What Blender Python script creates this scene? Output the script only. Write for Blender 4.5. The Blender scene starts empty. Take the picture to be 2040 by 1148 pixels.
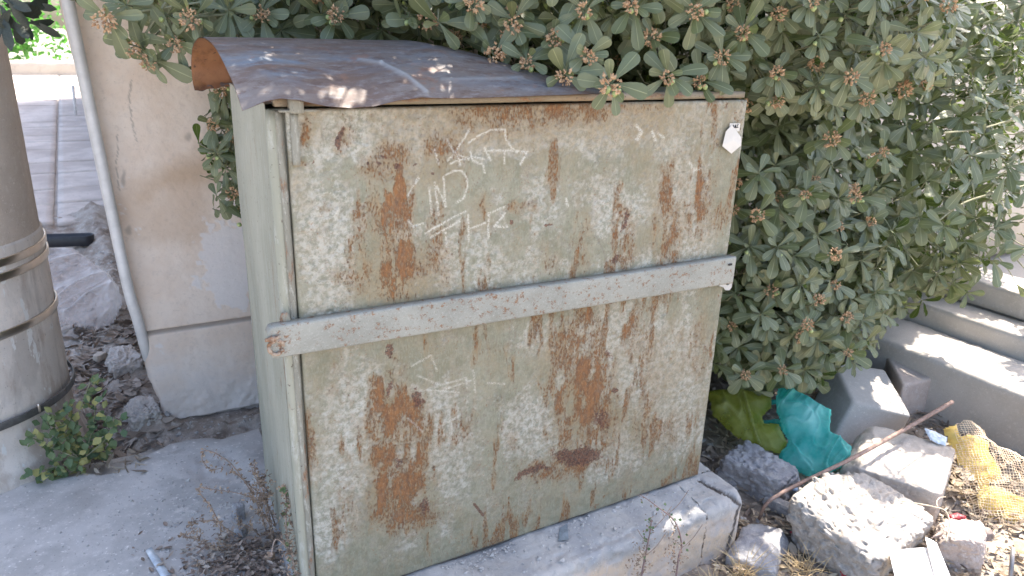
import bpy, bmesh, math, random
import numpy as np
from mathutils import Vector, Matrix

rng = np.random.default_rng(7)
random.seed(7)
SC = bpy.context.scene
COL = SC.collection

# ------------------------------------------------------------------ camera
CAM = np.array([-0.36013, -1.55458, 1.41029])
YAW, PITCH, ROLL, FPX = 0.52723, 0.33258, 0.03239, 1471.339
cy_, sy_, cp_, sp_ = math.cos(YAW), math.sin(YAW), math.cos(PITCH), math.sin(PITCH)
FW = np.array([sy_*cp_, cy_*cp_, -sp_])
R0 = np.array([cy_, -sy_, 0.0]); U0 = np.cross(R0, FW)
RT = R0*math.cos(ROLL) + U0*math.sin(ROLL)
UP = -R0*math.sin(ROLL) + U0*math.cos(ROLL)
cam_d = bpy.data.cameras.new('camera'); cam = bpy.data.objects.new('camera', cam_d); COL.objects.link(cam)
m = Matrix(((RT[0], UP[0], -FW[0], CAM[0]), (RT[1], UP[1], -FW[1], CAM[1]), (RT[2], UP[2], -FW[2], CAM[2]), (0, 0, 0, 1)))
cam.matrix_world = m
cam_d.sensor_fit = 'HORIZONTAL'; cam_d.sensor_width = 36; cam_d.lens = 36*FPX/2040
cam_d.clip_start = 0.02; cam_d.clip_end = 500
cam_d.dof.use_dof = True; cam_d.dof.focus_distance = 2.0; cam_d.dof.aperture_fstop = 5.0
SC.camera = cam

# ------------------------------------------------------------------ light
SUN_AZ, SUN_EL = math.radians(62), math.radians(57)      # azimuth from +Y towards +X
w = bpy.data.worlds.new('World'); SC.world = w; w.use_nodes = True
nt = w.node_tree; nt.nodes.clear()
sky = nt.nodes.new('ShaderNodeTexSky'); sky.sky_type = 'NISHITA'; sky.sun_disc = False
sky.sun_elevation = SUN_EL; sky.sun_rotation = SUN_AZ; sky.dust_density = 3.5; sky.ozone_density = .6
bg = nt.nodes.new('ShaderNodeBackground'); bg.inputs[1].default_value = 0.15
wo = nt.nodes.new('ShaderNodeOutputWorld')
nt.links.new(sky.outputs[0], bg.inputs[0]); nt.links.new(bg.outputs[0], wo.inputs[0])
sd = bpy.data.lights.new('sun', 'SUN'); sd.energy = 3.6; sd.angle = math.radians(0.53); sd.color = (1.0, 0.93, 0.82)
so = bpy.data.objects.new('sun', sd); COL.objects.link(so)
SUND = np.array([math.sin(SUN_AZ)*math.cos(SUN_EL), math.cos(SUN_AZ)*math.cos(SUN_EL), math.sin(SUN_EL)])
so.rotation_euler = Vector(SUND).to_track_quat('Z', 'Y').to_euler()
so.location = (4, 3, 6)
SC.view_settings.view_transform = 'Standard'; SC.view_settings.look = 'None'
SC.view_settings.gamma = 1.0; SC.view_settings.use_curve_mapping = False
SC.view_settings.exposure = 2.0

# ------------------------------------------------------------------ helpers
def unit(a):
    a = np.asarray(a, float); return a/np.linalg.norm(a)
def project(P):
    P = np.asarray(P, float); d = P - CAM; z = d@FW
    z = np.where(np.abs(z) < 1e-6, 1e-6, z)
    return np.stack([1020 + FPX*(d@RT)/z, 574 - FPX*(d@UP)/z, z], -1)
def at(x, y, z=None, Y=None, X=None):
    """the point of a real plane (floor height z, or a wall Y / X) seen at a place in the survey photograph"""
    d = FW*FPX + RT*(x-1020) - UP*(y-574)
    if z is not None: t = (z-CAM[2])/d[2]
    elif Y is not None: t = (Y-CAM[1])/d[1]
    else: t = (X-CAM[0])/d[0]
    return CAM + d*t
def _h(ix, iy, iz, seed):
    n = (ix*374761393 + iy*668265263 + iz*2147483647 + seed*1274126177) & 0xffffffff
    n = ((n ^ (n >> 13))*1103515245) & 0xffffffff
    n = ((n ^ (n >> 16))*2246822519) & 0xffffffff
    n = n ^ (n >> 15)
    return (n & 0xffffff)/float(0xffffff)
def vn(P, s, seed=0):
    """value noise -1..1 at points P (n,3), feature size s"""
    Q = np.asarray(P, float)/s
    I = np.floor(Q).astype(np.int64); F = Q-I; F = F*F*F*(F*(F*6-15)+10)
    r = 0
    for dx in (0, 1):
        for dy in (0, 1):
            for dz in (0, 1):
                wgt = (F[..., 0] if dx else 1-F[..., 0])*(F[..., 1] if dy else 1-F[..., 1])*(F[..., 2] if dz else 1-F[..., 2])
                r = r + wgt*_h(I[..., 0]+dx, I[..., 1]+dy, I[..., 2]+dz, seed)
    return r*2-1
def fbm(P, s, o=4, seed=0, g=0.5):
    r = 0; a = 1; t = 0
    for k in range(o):
        r = r + a*vn(P, s/2**k, seed+k*17); t += a; a *= g
    return r/t
def sstep(a, b, x):
    t = np.clip((x-a)/(b-a), 0, 1); return t*t*(3-2*t)

ORG = {}
def mesh(name, V, F, mat=None, smooth=True, attrs=None, uv=None):
    """V (n,3) float, F (m,k) int array or a list of index lists"""
    me = bpy.data.meshes.new(name)
    V = np.asarray(V, np.float32)
    if isinstance(F, np.ndarray):
        k = F.shape[1]; nf = F.shape[0]
        me.vertices.add(len(V)); me.vertices.foreach_set('co', V.ravel())
        me.loops.add(nf*k); me.loops.foreach_set('vertex_index', F.astype(np.int32).ravel())
        me.polygons.add(nf)
        me.polygons.foreach_set('loop_start', np.arange(0, nf*k, k, dtype=np.int32))
        me.polygons.foreach_set('loop_total', np.full(nf, k, np.int32))
        me.update(calc_edges=True)
    else:
        me.from_pydata([tuple(map(float, v)) for v in V], [], F)
    me.polygons.foreach_set('use_smooth', np.full(len(me.polygons), smooth))
    if attrs:
        for an, av in attrs.items():
            a = me.attributes.new(an, 'FLOAT', 'POINT'); a.data.foreach_set('value', np.asarray(av, np.float32).ravel())
    if uv is not None:
        vi = np.empty(len(me.loops), np.int32); me.loops.foreach_get('vertex_index', vi)
        l = me.uv_layers.new(name='UVMap'); l.data.foreach_set('uv', np.asarray(uv, np.float32)[vi].ravel())
    if mat: me.materials.append(mat)
    me.update()
    return me
def setp(o, label=None, cat=None, group=None, kind=None):
    if label: o['label'] = label
    if cat: o['category'] = cat
    if group: o['group'] = group
    if kind: o['kind'] = kind
    return o
def obj(name, me, parent=None, loc=None, **kw):
    o = bpy.data.objects.new(name, me); COL.objects.link(o)
    if parent is not None: o.parent = parent
    if loc is not None: o.location = loc
    return setp(o, **kw)
def thing(name, label, cat, loc=(0, 0, 0), group=None):
    o = bpy.data.objects.new(name, None); COL.objects.link(o); o.location = loc; o.empty_display_size = .05
    ORG[o.name] = np.array(loc, float)
    return setp(o, label, cat, group)
def put(name, V, F, mat, parent=None, smooth=True, attrs=None, uv=None, **kw):
    """one mesh object from world coordinates; under a parent it is stored relative to the parent's base"""
    V = np.asarray(V, float)
    org = ORG[parent.name] if parent is not None else V.mean(0)*np.array([1, 1, 0]) + np.array([0, 0, V[:, 2].min()])
    me = mesh(name, V-org, F, mat, smooth, attrs, uv)
    o = obj(name, me, parent, None if parent is not None else org, **kw)
    ORG[o.name] = org
    return o
def gridF(nu, nv, off=0, wrap=False):
    i, j = np.meshgrid(np.arange(nu-1), np.arange(nv-1 if not wrap else nv), indexing='ij')
    a = i*nv+j; b = i*nv+(j+1) % nv; c = (i+1)*nv+(j+1) % nv; d = (i+1)*nv+j
    return np.stack([a, d, c, b], -1).reshape(-1, 4)+off
def join(parts):
    Vs, Fs, o = [], [], 0
    for V, F in parts:
        Vs.append(np.asarray(V, float)); Fs.append(np.asarray(F)+o); o += len(V)
    return np.concatenate(Vs), np.concatenate(Fs)
def rbox(lo, hi, r=.01, step=.02, amp=0., freq=.1, seed=0, amp2=0., freq2=.02, M=None):
    """rounded box with dense faces, its surface worn by noise"""
    lo = np.array(lo, float); hi = np.array(hi, float); n = np.maximum(2, np.ceil((hi-lo)/step).astype(int))
    VV, FF, off = [], [], 0
    for ax in range(3):
        a, b = [k for k in range(3) if k != ax]
        u = np.linspace(0, 1, n[a]+1); v_ = np.linspace(0, 1, n[b]+1)
        U, Vv = np.meshgrid(u, v_, indexing='ij')
        for side in (0, 1):
            P = np.zeros((U.size, 3)); P[:, a] = lo[a]+(hi-lo)[a]*U.ravel(); P[:, b] = lo[b]+(hi-lo)[b]*Vv.ravel(); P[:, ax] = (lo, hi)[side][ax]
            F = gridF(len(u), len(v_), off)
            if (side == 0) != (ax == 1): F = F[:, ::-1]
            VV.append(P); FF.append(F); off += len(P)
    V = np.concatenate(VV); F = np.concatenate(FF)
    key, inv = np.unique(np.round(V, 6), axis=0, return_inverse=True); V = key; F = inv.reshape(-1)[F]
    q = np.clip(V, lo+r, hi-r); d = V-q; L = np.linalg.norm(d, axis=1, keepdims=True); N = d/np.maximum(L, 1e-9)
    V = q+N*r
    if amp or amp2:
        V = V + N*(amp*fbm(V, freq, 4, seed)+amp2*fbm(V, freq2, 3, seed+50))[:, None]
    if M is not None:
        M = np.array(M); V = V@M[:3, :3].T+M[:3, 3]
    return V, F
def tube(pts, rad, n=8, cap=True):
    P = np.array(pts, float); k = len(P)
    rad = np.full(k, rad) if np.isscalar(rad) else np.asarray(rad, float)
    if cap:
        e0 = unit(P[0]-P[1])*1e-4; e1 = unit(P[-1]-P[-2])*1e-4
        P = np.vstack([P[:1]+e0, P, P[-1:]+e1]); rad = np.concatenate([[1e-5], rad, [1e-5]]); k += 2
    T = np.gradient(P, axis=0); T /= np.linalg.norm(T, axis=1, keepdims=True)+1e-12
    ref = np.array([0, 0, 1.]) if abs(T[0][2]) < .9 else np.array([1., 0, 0])
    A = np.cross(T, ref); A /= np.linalg.norm(A, axis=1, keepdims=True)+1e-12
    for i in range(1, k):
        if A[i]@A[i-1] < 0: A[i] *= -1
    B = np.cross(T, A)
    th = np.linspace(0, 2*np.pi, n, endpoint=False)
    V = P[:, None]+rad[:, None, None]*(np.cos(th)[None, :, None]*A[:, None]+np.sin(th)[None, :, None]*B[:, None])
    V = V.reshape(-1, 3); F = gridF(k, n, wrap=True)
    return V, F
def smooth_path(pts, n=20):
    P = np.array(pts, float); t = np.arange(len(P)); tt = np.linspace(0, len(P)-1, n)
    out = []
    for x in tt:
        i = min(int(x), len(P)-2); f = x-i
        p0 = P[max(i-1, 0)]; p1 = P[i]; p2 = P[i+1]; p3 = P[min(i+2, len(P)-1)]
        out.append(.5*((2*p1)+(-p0+p2)*f+(2*p0-5*p1+4*p2-p3)*f*f+(-p0+3*p1-3*p2+p3)*f**3))
    return np.array(out)
def inpoly(x, y, poly):
    x = np.asarray(x); y = np.asarray(y); r = np.zeros(x.shape, bool); n = len(poly)
    for i in range(n):
        x1, y1 = poly[i]; x2, y2 = poly[(i+1) % n]
        c = ((y1 > y) != (y2 > y)) & (x < (x2-x1)*(y-y1)/((y2-y1) if y2 != y1 else 1e-9)+x1)
        r ^= c
    return r

# ------------------------------------------------------------------ materials
def M_new(name):
    mt = bpy.data.materials.new(name); mt.use_nodes = True; t = mt.node_tree
    return mt, t, t.nodes['Principled BSDF']
class NB:
    """small node builder"""
    def __init__(s, t): s.t = t; s.tc = None
    def n(s, ty, **kw):
        x = s.t.nodes.new(ty)
        for k, v in kw.items(): setattr(x, k, v)
        return x
    def l(s, a, b): s.t.links.new(a, b)
    def coord(s, scale=(1, 1, 1), kind='Object'):
        if s.tc is None: s.tc = s.n('ShaderNodeTexCoord')
        mp = s.n('ShaderNodeMapping'); mp.inputs['Scale'].default_value = scale
        s.l(s.tc.outputs[kind], mp.inputs[0]); return mp.outputs[0]
    def noise(s, scale, detail=4, rough=.6, dist=0, co=None, stretch=(1, 1, 1)):
        x = s.n('ShaderNodeTexNoise'); x.inputs['Scale'].default_value = scale; x.inputs['Detail'].default_value = detail
        x.inputs['Roughness'].default_value = rough; x.inputs['Distortion'].default_value = dist
        s.l(co if co is not None else s.coord(stretch), x.inputs['Vector']); return x.outputs['Fac']
    def voro(s, scale, feature='F1', stretch=(1, 1, 1), out='Distance'):
        x = s.n('ShaderNodeTexVoronoi'); x.feature = feature; x.inputs['Scale'].default_value = scale
        s.l(s.coord(stretch), x.inputs['Vector']); return x.outputs[out]
    def attr(s, name, out='Fac'):
        x = s.n('ShaderNodeAttribute'); x.attribute_name = name; return x.outputs[out]
    def ramp(s, v, a, b, c0=0., c1=1.):
        x = s.n('ShaderNodeMapRange'); x.inputs[1].default_value = a; x.inputs[2].default_value = b
        x.inputs[3].default_value = c0; x.inputs[4].default_value = c1; x.interpolation_type = 'SMOOTHSTEP'
        s.l(v, x.inputs[0]); return x.outputs[0]
    def math(s, op, a, b=None, c=None):
        x = s.n('ShaderNodeMath'); x.operation = op
        for i, q in enumerate((a, b, c)):
            if q is None: continue
            if isinstance(q, (int, float)): x.inputs[i].default_value = q
            else: s.l(q, x.inputs[i])
        return x.outputs[0]
    def mix(s, f, a, b, mode='MIX'):
        x = s.n('ShaderNodeMix'); x.data_type = 'RGBA'; x.blend_type = mode
        if isinstance(f, (int, float)): x.inputs[0].default_value = f
        else: s.l(f, x.inputs[0])
        for i, q in ((6, a), (7, b)):
            if isinstance(q, (tuple, list)): x.inputs[i].default_value = (*q[:3], 1)
            else: s.l(q, x.inputs[i])
        return x.outputs[2]
    def bump(s, h, strength=.5, dist=.002, nrm=None):
        x = s.n('ShaderNodeBump'); x.inputs['Strength'].default_value = strength; x.inputs['Distance'].default_value = dist
        s.l(h, x.inputs['Height'])
        if nrm is not None: s.l(nrm, x.inputs['Normal'])
        return x.outputs[0]
def mat_plain(name, col, rough=.6, metal=0., var=.25, scale=30, bump=.2, dist=.001, stretch=(1, 1, 1), spec=.5):
    mt, t, p = M_new(name); b = NB(t)
    f = b.ramp(b.noise(scale, 5, .65, stretch=stretch), .3, .7)
    c = b.mix(f, tuple(x*(1-var) for x in col), tuple(min(1, x*(1+var)) for x in col))
    b.l(c, p.inputs['Base Color']); p.inputs['Roughness'].default_value = rough; p.inputs['Metallic'].default_value = metal
    p.inputs['Specular IOR Level'].default_value = spec
    if bump: b.l(b.bump(b.noise(scale*3, 5, .7, stretch=stretch), bump, dist), p.inputs['Normal'])
    return mt
def mat_stone(name, c1, c2, c3, s1=6, s2=40, bump=.6, dist=.004, pits=0., rough=.92):
    """stone, mortar or concrete: broad tone change, fine grain, dark specks, small pits"""
    mt, t, p = M_new(name); b = NB(t)
    a = b.ramp(b.noise(s1, 5, .6, .3), .35, .65)
    c = b.mix(a, c1, c2)
    c = b.mix(b.ramp(b.noise(s2, 6, .7), .5, .72), c, c3)
    sp = b.ramp(b.noise(s2*5, 3, .6), .62, .72)
    c = b.mix(b.math('MULTIPLY', sp, .6), c, tuple(x*.35 for x in c1))
    c = b.mix(b.math('MULTIPLY', b.ramp(b.noise(s2*4, 2, .6), .62, .75), .5), c, tuple(min(.9, x*1.5) for x in c3))
    b.l(c, p.inputs['Base Color']); p.inputs['Roughness'].default_value = rough
    p.inputs['Specular IOR Level'].default_value = .25
    h = b.noise(s2*1.2, 8, .72)
    if pits:
        h = b.math('ADD', h, b.math('MULTIPLY', b.ramp(b.voro(s2*1.4), .0, .35), pits))
    b.l(b.bump(h, bump, dist), p.inputs['Normal'])
    return mt
def mat_leaf():
    mt, t, p = M_new('leaf_green'); b = NB(t)
    uvn = b.n('ShaderNodeUVMap'); sep = b.n('ShaderNodeSeparateXYZ'); b.l(uvn.outputs[0], sep.inputs[0])
    u, v = sep.outputs[0], sep.outputs[1]
    r = b.attr('rnd'); tip = b.attr('young')
    au = b.math('ABSOLUTE', b.math('SUBTRACT', u, .5))
    mid = b.ramp(au, .012, .045, 1, 0)
    # side veins
    vv = b.math('ADD', v, b.math('MULTIPLY', au, -.45))
    vein = b.math('ABSOLUTE', b.math('SINE', b.math('MULTIPLY', vv, 42)))
    vein = b.math('MULTIPLY', b.ramp(vein, .0, .22, 1, 0), .22)
    g1 = b.mix(r, (.020, .044, .018), (.080, .108, .044))
    g1 = b.mix(b.ramp(b.noise(40, 3, .6), .35, .65), g1, (.034, .070, .028))
    dust = b.math('MULTIPLY', b.ramp(b.noise(95, 6, .75), .50, .68), b.ramp(r, .25, .95, .03, .5))
    g1 = b.mix(dust, g1, (.19, .215, .175))
    g1 = b.mix(tip, g1, (.16, .25, .05))
    g1 = b.mix(vein, g1, (.13, .17, .085))
    g1 = b.mix(b.math('MULTIPLY', mid, .8), g1, (.25, .29, .14))
    g1 = b.mix(b.math('MULTIPLY', b.ramp(au, .44, .5), .55), g1, (.26, .29, .14))
    under = b.mix(mid, b.mix(r, (.11, .13, .058), (.175, .19, .095)), (.29, .31, .16))
    geo = b.n('ShaderNodeNewGeometry')
    col = b.mix(geo.outputs['Backfacing'], g1, under)
    b.l(col, p.inputs['Base Color'])
    p.inputs['Specular IOR Level'].default_value = .8
    b.l(b.math('ADD', b.ramp(dust, 0, 1, .22, .5), b.math('MULTIPLY', geo.outputs['Backfacing'], .2)), p.inputs['Roughness'])
    h = b.math('ADD', b.math('MULTIPLY', mid, -.8), b.math('MULTIPLY', vein, -1.2)); h = b.math('ADD', h, b.math('MULTIPLY', b.noise(60, 3, .5), .8))
    b.l(b.bump(h, .5, .0012), p.inputs['Normal'])
    tr = b.n('ShaderNodeBsdfTranslucent'); b.l(b.mix(.5, col, (.30, .42, .06)), tr.inputs[0])
    ms = b.n('ShaderNodeMixShader'); ms.inputs[0].default_value = .22
    out = t.nodes['Material Output']; b.l(p.outputs[0], ms.inputs[1]); b.l(tr.outputs[0], ms.inputs[2]); b.l(ms.outputs[0], out.inputs[0])
    return mt
def mat_thin(name, c1, c2, alpha=.6, rough=.18, trans=.35, scale=25, folds=0.):
    """thin plastic film: part see-through, part translucent, glossy"""
    mt, t, p = M_new(name); b = NB(t)
    col = b.mix(b.ramp(b.noise(scale, 4, .6), .3, .7), c1, c2); fo = b.attr('fold'); col = b.mix(b.math('MULTIPLY', fo, .45), col, tuple(min(.95, x*.5+.5) for x in c2)); b.l(col, p.inputs['Base Color'])
    p.inputs['Roughness'].default_value = rough; p.inputs['Specular IOR Level'].default_value = .7
    b.l(b.bump(b.noise(scale*2.2, 4, .55, 1.5), .5, .006), p.inputs['Normal'])
    tl = b.n('ShaderNodeBsdfTranslucent'); b.l(col, tl.inputs[0])
    m1 = b.n('ShaderNodeMixShader'); m1.inputs[0].default_value = trans; b.l(p.outputs[0], m1.inputs[1]); b.l(tl.outputs[0], m1.inputs[2])
    tp = b.n('ShaderNodeBsdfTransparent'); b.l(b.mix(.5, c2, (1, 1, 1)), tp.inputs[0])
    lw = b.n('ShaderNodeLayerWeight'); lw.inputs[0].default_value = .5
    al = b.math('ADD', b.ramp(b.noise(scale*.8, 3, .5), .3, .7, alpha-.22, alpha-.02), b.ramp(lw.outputs['Facing'], .25, .9, 0, .5))
    al = b.math('ADD', al, b.math('MULTIPLY', fo, .35)); al = b.math('MINIMUM', al, 1.0)
    m2 = b.n('ShaderNodeMixShader'); b.l(al, m2.inputs[0])
    b.l(tp.outputs[0], m2.inputs[1]); b.l(m1.outputs[0], m2.inputs[2]); b.l(m2.outputs[0], t.nodes['Material Output'].inputs[0])
    return mt

# metals and paint of the cabinet ------------------------------------------------
PAINT, PAINT2, PRIMER = (.180, .176, .122), (.245, .234, .170), (.405, .388, .335)
RUST, RUST2, DRUST = (.25, .108, .038), (.125, .056, .028), (.070, .038, .030)
def mat_door():
    mt, t, p = M_new('peeling_green_paint'); b = NB(t)
    prim, rust, dark, scr, och, dirt_shade = (b.attr(a) for a in ('primer', 'rust', 'darkrust', 'scratch', 'ochre', 'dirt_shade'))
    base = b.mix(b.ramp(b.noise(7, 5, .6), .35, .65), PAINT, PAINT2)
    base = b.mix(b.math('MULTIPLY', b.ramp(b.noise(260, 4, .7, stretch=(1, 1, .3)), .45, .7), .45), base, (.36, .345, .27))
    base = b.mix(b.math('MULTIPLY', b.ramp(b.noise(150, 5, .75), .52, .66), .35), base, (.17, .175, .115))
    base = b.mix(b.math('MULTIPLY', b.ramp(b.noise(26, 6, .72, .4), .47, .62), .55), base, (.150, .150, .104))
    base = b.mix(b.math('MULTIPLY', b.ramp(b.noise(75, 5, .75), .50, .66), .45), base, (.29, .285, .235))
    pr = b.mix(b.ramp(b.noise(55, 5, .7), .4, .62), PRIMER, (.215, .215, .165))
    pr = b.mix(b.math('MULTIPLY', b.ramp(b.noise(210, 4, .7), .5, .66), .6), pr, (.42, .41, .37))
    base = b.mix(prim, base, pr)
    base = b.mix(b.math('MULTIPLY', och, .9), base, b.mix(b.ramp(b.noise(90, 5, .7), .4, .6), (.275, .205, .115), (.22, .175, .11)))
    sp = b.noise(230, 5, .72, stretch=(1, 1, .45))
    spk = b.math('MULTIPLY', b.ramp(b.noise(170, 5, .8), .56, .64), b.ramp(b.noise(14, 4, .6), .38, .62, .1, .9))
    base = b.mix(b.math('MULTIPLY', spk, .75), base, b.mix(b.ramp(b.noise(60, 2, .5), .4, .6), (.25, .12, .05), (.12, .06, .035)))
    rust2 = b.ramp(rust, .05, .55, 0, .75)
    base = b.mix(rust2, base, b.mix(b.ramp(b.noise(70, 5, .7, stretch=(1, 1, .4)), .38, .62), (.275, .18, .09), (.215, .155, .095)))
    rf = b.ramp(b.math('ADD', rust, b.math('MULTIPLY', b.math('SUBTRACT', sp, .5), 2.1)), .34, .62)
    rc = b.mix(b.ramp(b.noise(120, 5, .7, stretch=(1, 1, .35)), .35, .68), RUST, RUST2)
    rc = b.mix(b.math('MULTIPLY', b.ramp(b.noise(240, 4, .7, stretch=(1, 1, .4)), .52, .66), .6), rc, (.36, .24, .13))
    base = b.mix(b.math('MULTIPLY', rf, .88), base, rc)
    df = b.ramp(b.math('ADD', dark, b.math('MULTIPLY', b.math('SUBTRACT', b.noise(160, 4, .7), .5), 1.1)), .45, .6)
    base = b.mix(b.math('MULTIPLY', df, .9), base, b.mix(b.ramp(b.noise(200, 3, .6), .4, .6), DRUST, (.17, .08, .05)))
    base = b.mix(b.math('MULTIPLY', dirt_shade, .6), base, (.16, .14, .11))  # dirt, plus shade painted along coat edges and between blisters
    sf = b.math('MULTIPLY', scr, b.ramp(b.noise(300, 4, .75), .42, .54))
    base = b.mix(b.math('MULTIPLY', sf, .8), base, (.55, .52, .45))
    b.l(base, p.inputs['Base Color'])
    b.l(b.ramp(rf, 0, 1, .5, .85), p.inputs['Roughness']); p.inputs['Specular IOR Level'].default_value = .35
    h = b.math('ADD', b.math('MULTIPLY', b.noise(140, 6, .7), .6), b.math('MULTIPLY', sp, rf))
    b.l(b.bump(h, .8, .003), p.inputs['Normal'])
    return mt
def mat_metal_paint(name, c1, c2, rust_lo=.58, rust_hi=.7, stretch=(1, 1, .25), sc=45, streak=.6, chip=(.50, .50, .44)):
    mt, t, p = M_new(name); b = NB(t)
    base = b.mix(b.ramp(b.noise(8, 5, .6, stretch=stretch), .35, .65), c1, c2)
    base = b.mix(b.math('MULTIPLY', b.ramp(b.noise(sc*3, 6, .75, stretch=stretch), .5, .7), streak), base, chip)
    rf = b.ramp(b.noise(sc, 7, .75, stretch=stretch), rust_lo, rust_hi)
    rc = b.mix(b.ramp(b.noise(sc*3, 4, .7), .4, .6), RUST, RUST2)
    base = b.mix(b.math('MULTIPLY', rf, .85), base, rc)
    base = b.mix(b.math('MULTIPLY', b.ramp(b.noise(sc*4, 3, .6), .64, .72), .8), base, DRUST)
    b.l(base, p.inputs['Base Color']); p.inputs['Roughness'].default_value = .6; p.inputs['Specular IOR Level'].default_value = .4
    b.l(b.bump(b.noise(sc*3, 6, .7, stretch=stretch), .4, .0015), p.inputs['Normal'])
    return mt

# ================================================================== SETTING
def dseg(PX, PY, pts):
    """distance in photograph-survey units from points to a polyline"""
    d = np.full(np.shape(PX), 1e9)
    for (x1, y1), (x2, y2) in zip(pts[:-1], pts[1:]):
        L = (x2-x1)**2+(y2-y1)**2+1e-9
        t = np.clip(((PX-x1)*(x2-x1)+(PY-y1)*(y2-y1))/L, 0, 1)
        d = np.minimum(d, np.hypot(PX-x1-t*(x2-x1), PY-y1-t*(y2-y1)))
    return d
def blob(PX, PY, cx, cy, rx, ry, rot=0, soft=.6):
    c, s = math.cos(math.radians(rot)), math.sin(math.radians(rot))
    u = ((PX-cx)*c+(PY-cy)*s)/rx; v_ = (-(PX-cx)*s+(PY-cy)*c)/ry
    return 1-sstep(1-soft, 1+soft*.4, np.hypot(u, v_))

m_street = mat_stone('street_ground', (.40, .36, .31), (.34, .31, .27), (.44, .40, .35), .4, 9, .3, .01)
m_soil = mat_stone('dry_soil', (.22, .18, .145), (.32, .27, .22), (.42, .37, .31), 9, 50, .8, .006)
m_slab = mat_stone('pavement_concrete', (.40, .375, .355), (.55, .515, .49), (.61, .57, .54), 4.5, 22, .5, .003)
m_plinth = mat_stone('plinth_concrete', (.40, .39, .385), (.50, .44, .37), (.55, .50, .45), 5, 30, .6, .004, .4)
m_mortar = mat_stone('old_mortar', (.44, .41, .39), (.54, .49, .45), (.60, .55, .50), 7, 34, .8, .006, .3)
m_paving = mat_stone('path_stone', (.46, .39, .35), (.63, .55, .50), (.44, .39, .36), 2.6, 10, .3, .003)

s = 150.0
put('ground', [(-s, -s, -.29), (s, -s, -.29), (s, s, -.29), (-s, s, -.29)], np.array([[0, 1, 2, 3]]), m_street, kind='structure')

def hfield(name, x0, x1, y0, y1, step, fz, mat, **kw):
    nx = int((x1-x0)/step)+1; ny = int((y1-y0)/step)+1
    X, Y = np.meshgrid(np.linspace(x0, x1, nx), np.linspace(y0, y1, ny), indexing='ij')
    P = np.stack([X.ravel(), Y.ravel(), 0*X.ravel()], 1); P[:, 2] = fz(P)
    return put(name, P, gridF(nx, ny), mat, **kw)
def soil_z(P):
    x, y = P[:, 0], P[:, 1]; Q = P*np.array([1, 1, 0])
    z = -.215+.028*fbm(Q, .35, 3, 3)+.016*fbm(Q, .06, 4, 9)
    z = z - .02*sstep(-.2, -.6, y)*sstep(1.5, .8, x)
    return z
hfield('soil', -.35, 3.0, -1.6, 3.2, .0125, soil_z, m_soil, kind='structure')

# concrete slab under the pole and beside the cabinet
def slab_top(x, y):
    Q = np.stack([x, y, 0*x], -1)
    return -.03+.006*fbm(Q, .5, 3, 21)+.0015*fbm(Q, .05, 3, 22)
nx, ny = 240, 300
X, Y = np.meshgrid(np.linspace(-2.6, .06, nx), np.linspace(-1.9, 1.14, ny), indexing='ij')
P = np.stack([X.ravel(), Y.ravel(), slab_top(X.ravel(), Y.ravel())], 1)
edge = P[:, 1] - (1.02+.10*fbm(P*np.array([1, 1, 0]), .22, 3, 5))
P[:, 2] -= .06*sstep(-.02, .05, edge)
# worn hollow with exposed grit beside the cabinet
hol = np.clip(1-np.hypot((P[:, 0]+.12)/.12, (P[:, 1]-.85)/.16), 0, 1)
P[:, 2] -= .012*sstep(0, .6, hol)*(1+.8*fbm(P, .02, 3, 8))
put('pavement', P, gridF(nx, ny), m_slab, kind='structure')
put('pavement_edge', *rbox((-2.6, -1.9, -.29), (.05, 1.1, -.055), .01, .2), m_slab, kind='structure')

# rubble bed of old mortar between pole and wall, up to the path
def bed_z(P):
    x, y = P[:, 0], P[:, 1]; Q = P*np.array([1, 1, 0])
    z = -.075+.035*fbm(Q, .22, 4, 31)+.018*fbm(Q, .05, 4, 33)
    near = np.exp(-((x-(-.30-.02*(y-1.2)))/.085)**2)*(y > 1.0)*sstep(1.12, 1.3, y)
    z = z+near*(.07+.03*fbm(Q, .08, 4, 35))
    z = z+.055*sstep(2.2, 3.0, y)+.03*(y > 3)*(y-3)
    z = z + .035*np.exp(-(((x+.02)/.28)**2+((y-1.12)/.07)**2))*(1+fbm(Q, .06, 3, 77))
    return z
m_bed = mat_stone('brown_rubble_bed', (.25, .20, .165), (.42, .37, .33), (.54, .49, .44), 5, 30, .9, .007, .3)
hfield('rubble_bed', -1.7, .5, 1.0, 4.7, .011, bed_z, m_bed, kind='structure')

# the path of stone slabs
def pz(y): return -.005+.03*(y-3)
path = put('path', [(-4, 4.5, pz(4.5)-.03), (-.1, 4.5, pz(4.5)-.03), (-.1, 16, pz(16)-.03), (-4, 16, pz(16)-.03)], np.array([[0, 1, 2, 3]]), m_mortar, kind='structure')
yy = 4.45; k = 0
while yy < 15.5:
    dy = float(rng.uniform(.42, .72))
    for (xa, xb) in ((-2.6, -1.62), (-1.61, -.63), (-.615, -.12)):
        V, F = rbox((xa+.004, yy+.006, pz(yy)-.035), (xb-.004, yy+dy-.006, pz(yy)+float(rng.uniform(-.004, .006))), .006, .06, .004, .2, k)
        V[:, 2] += .03*(V[:, 1]-yy)
        put('paving_slab', V, F, m_paving, path); k += 1
    yy += dy
# low step and hedge at the end of the path
put('garden_step', *rbox((-3.2, 15.6, .2), (-.1, 16.3, .62), .03, .1, .01, .3, 4), mat_stone('step_stone', (.46, .40, .33), (.5, .45, .38), (.4, .36, .3), 2, 10),
    label='low beige stone step closing the far end of the path', cat='step')

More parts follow.
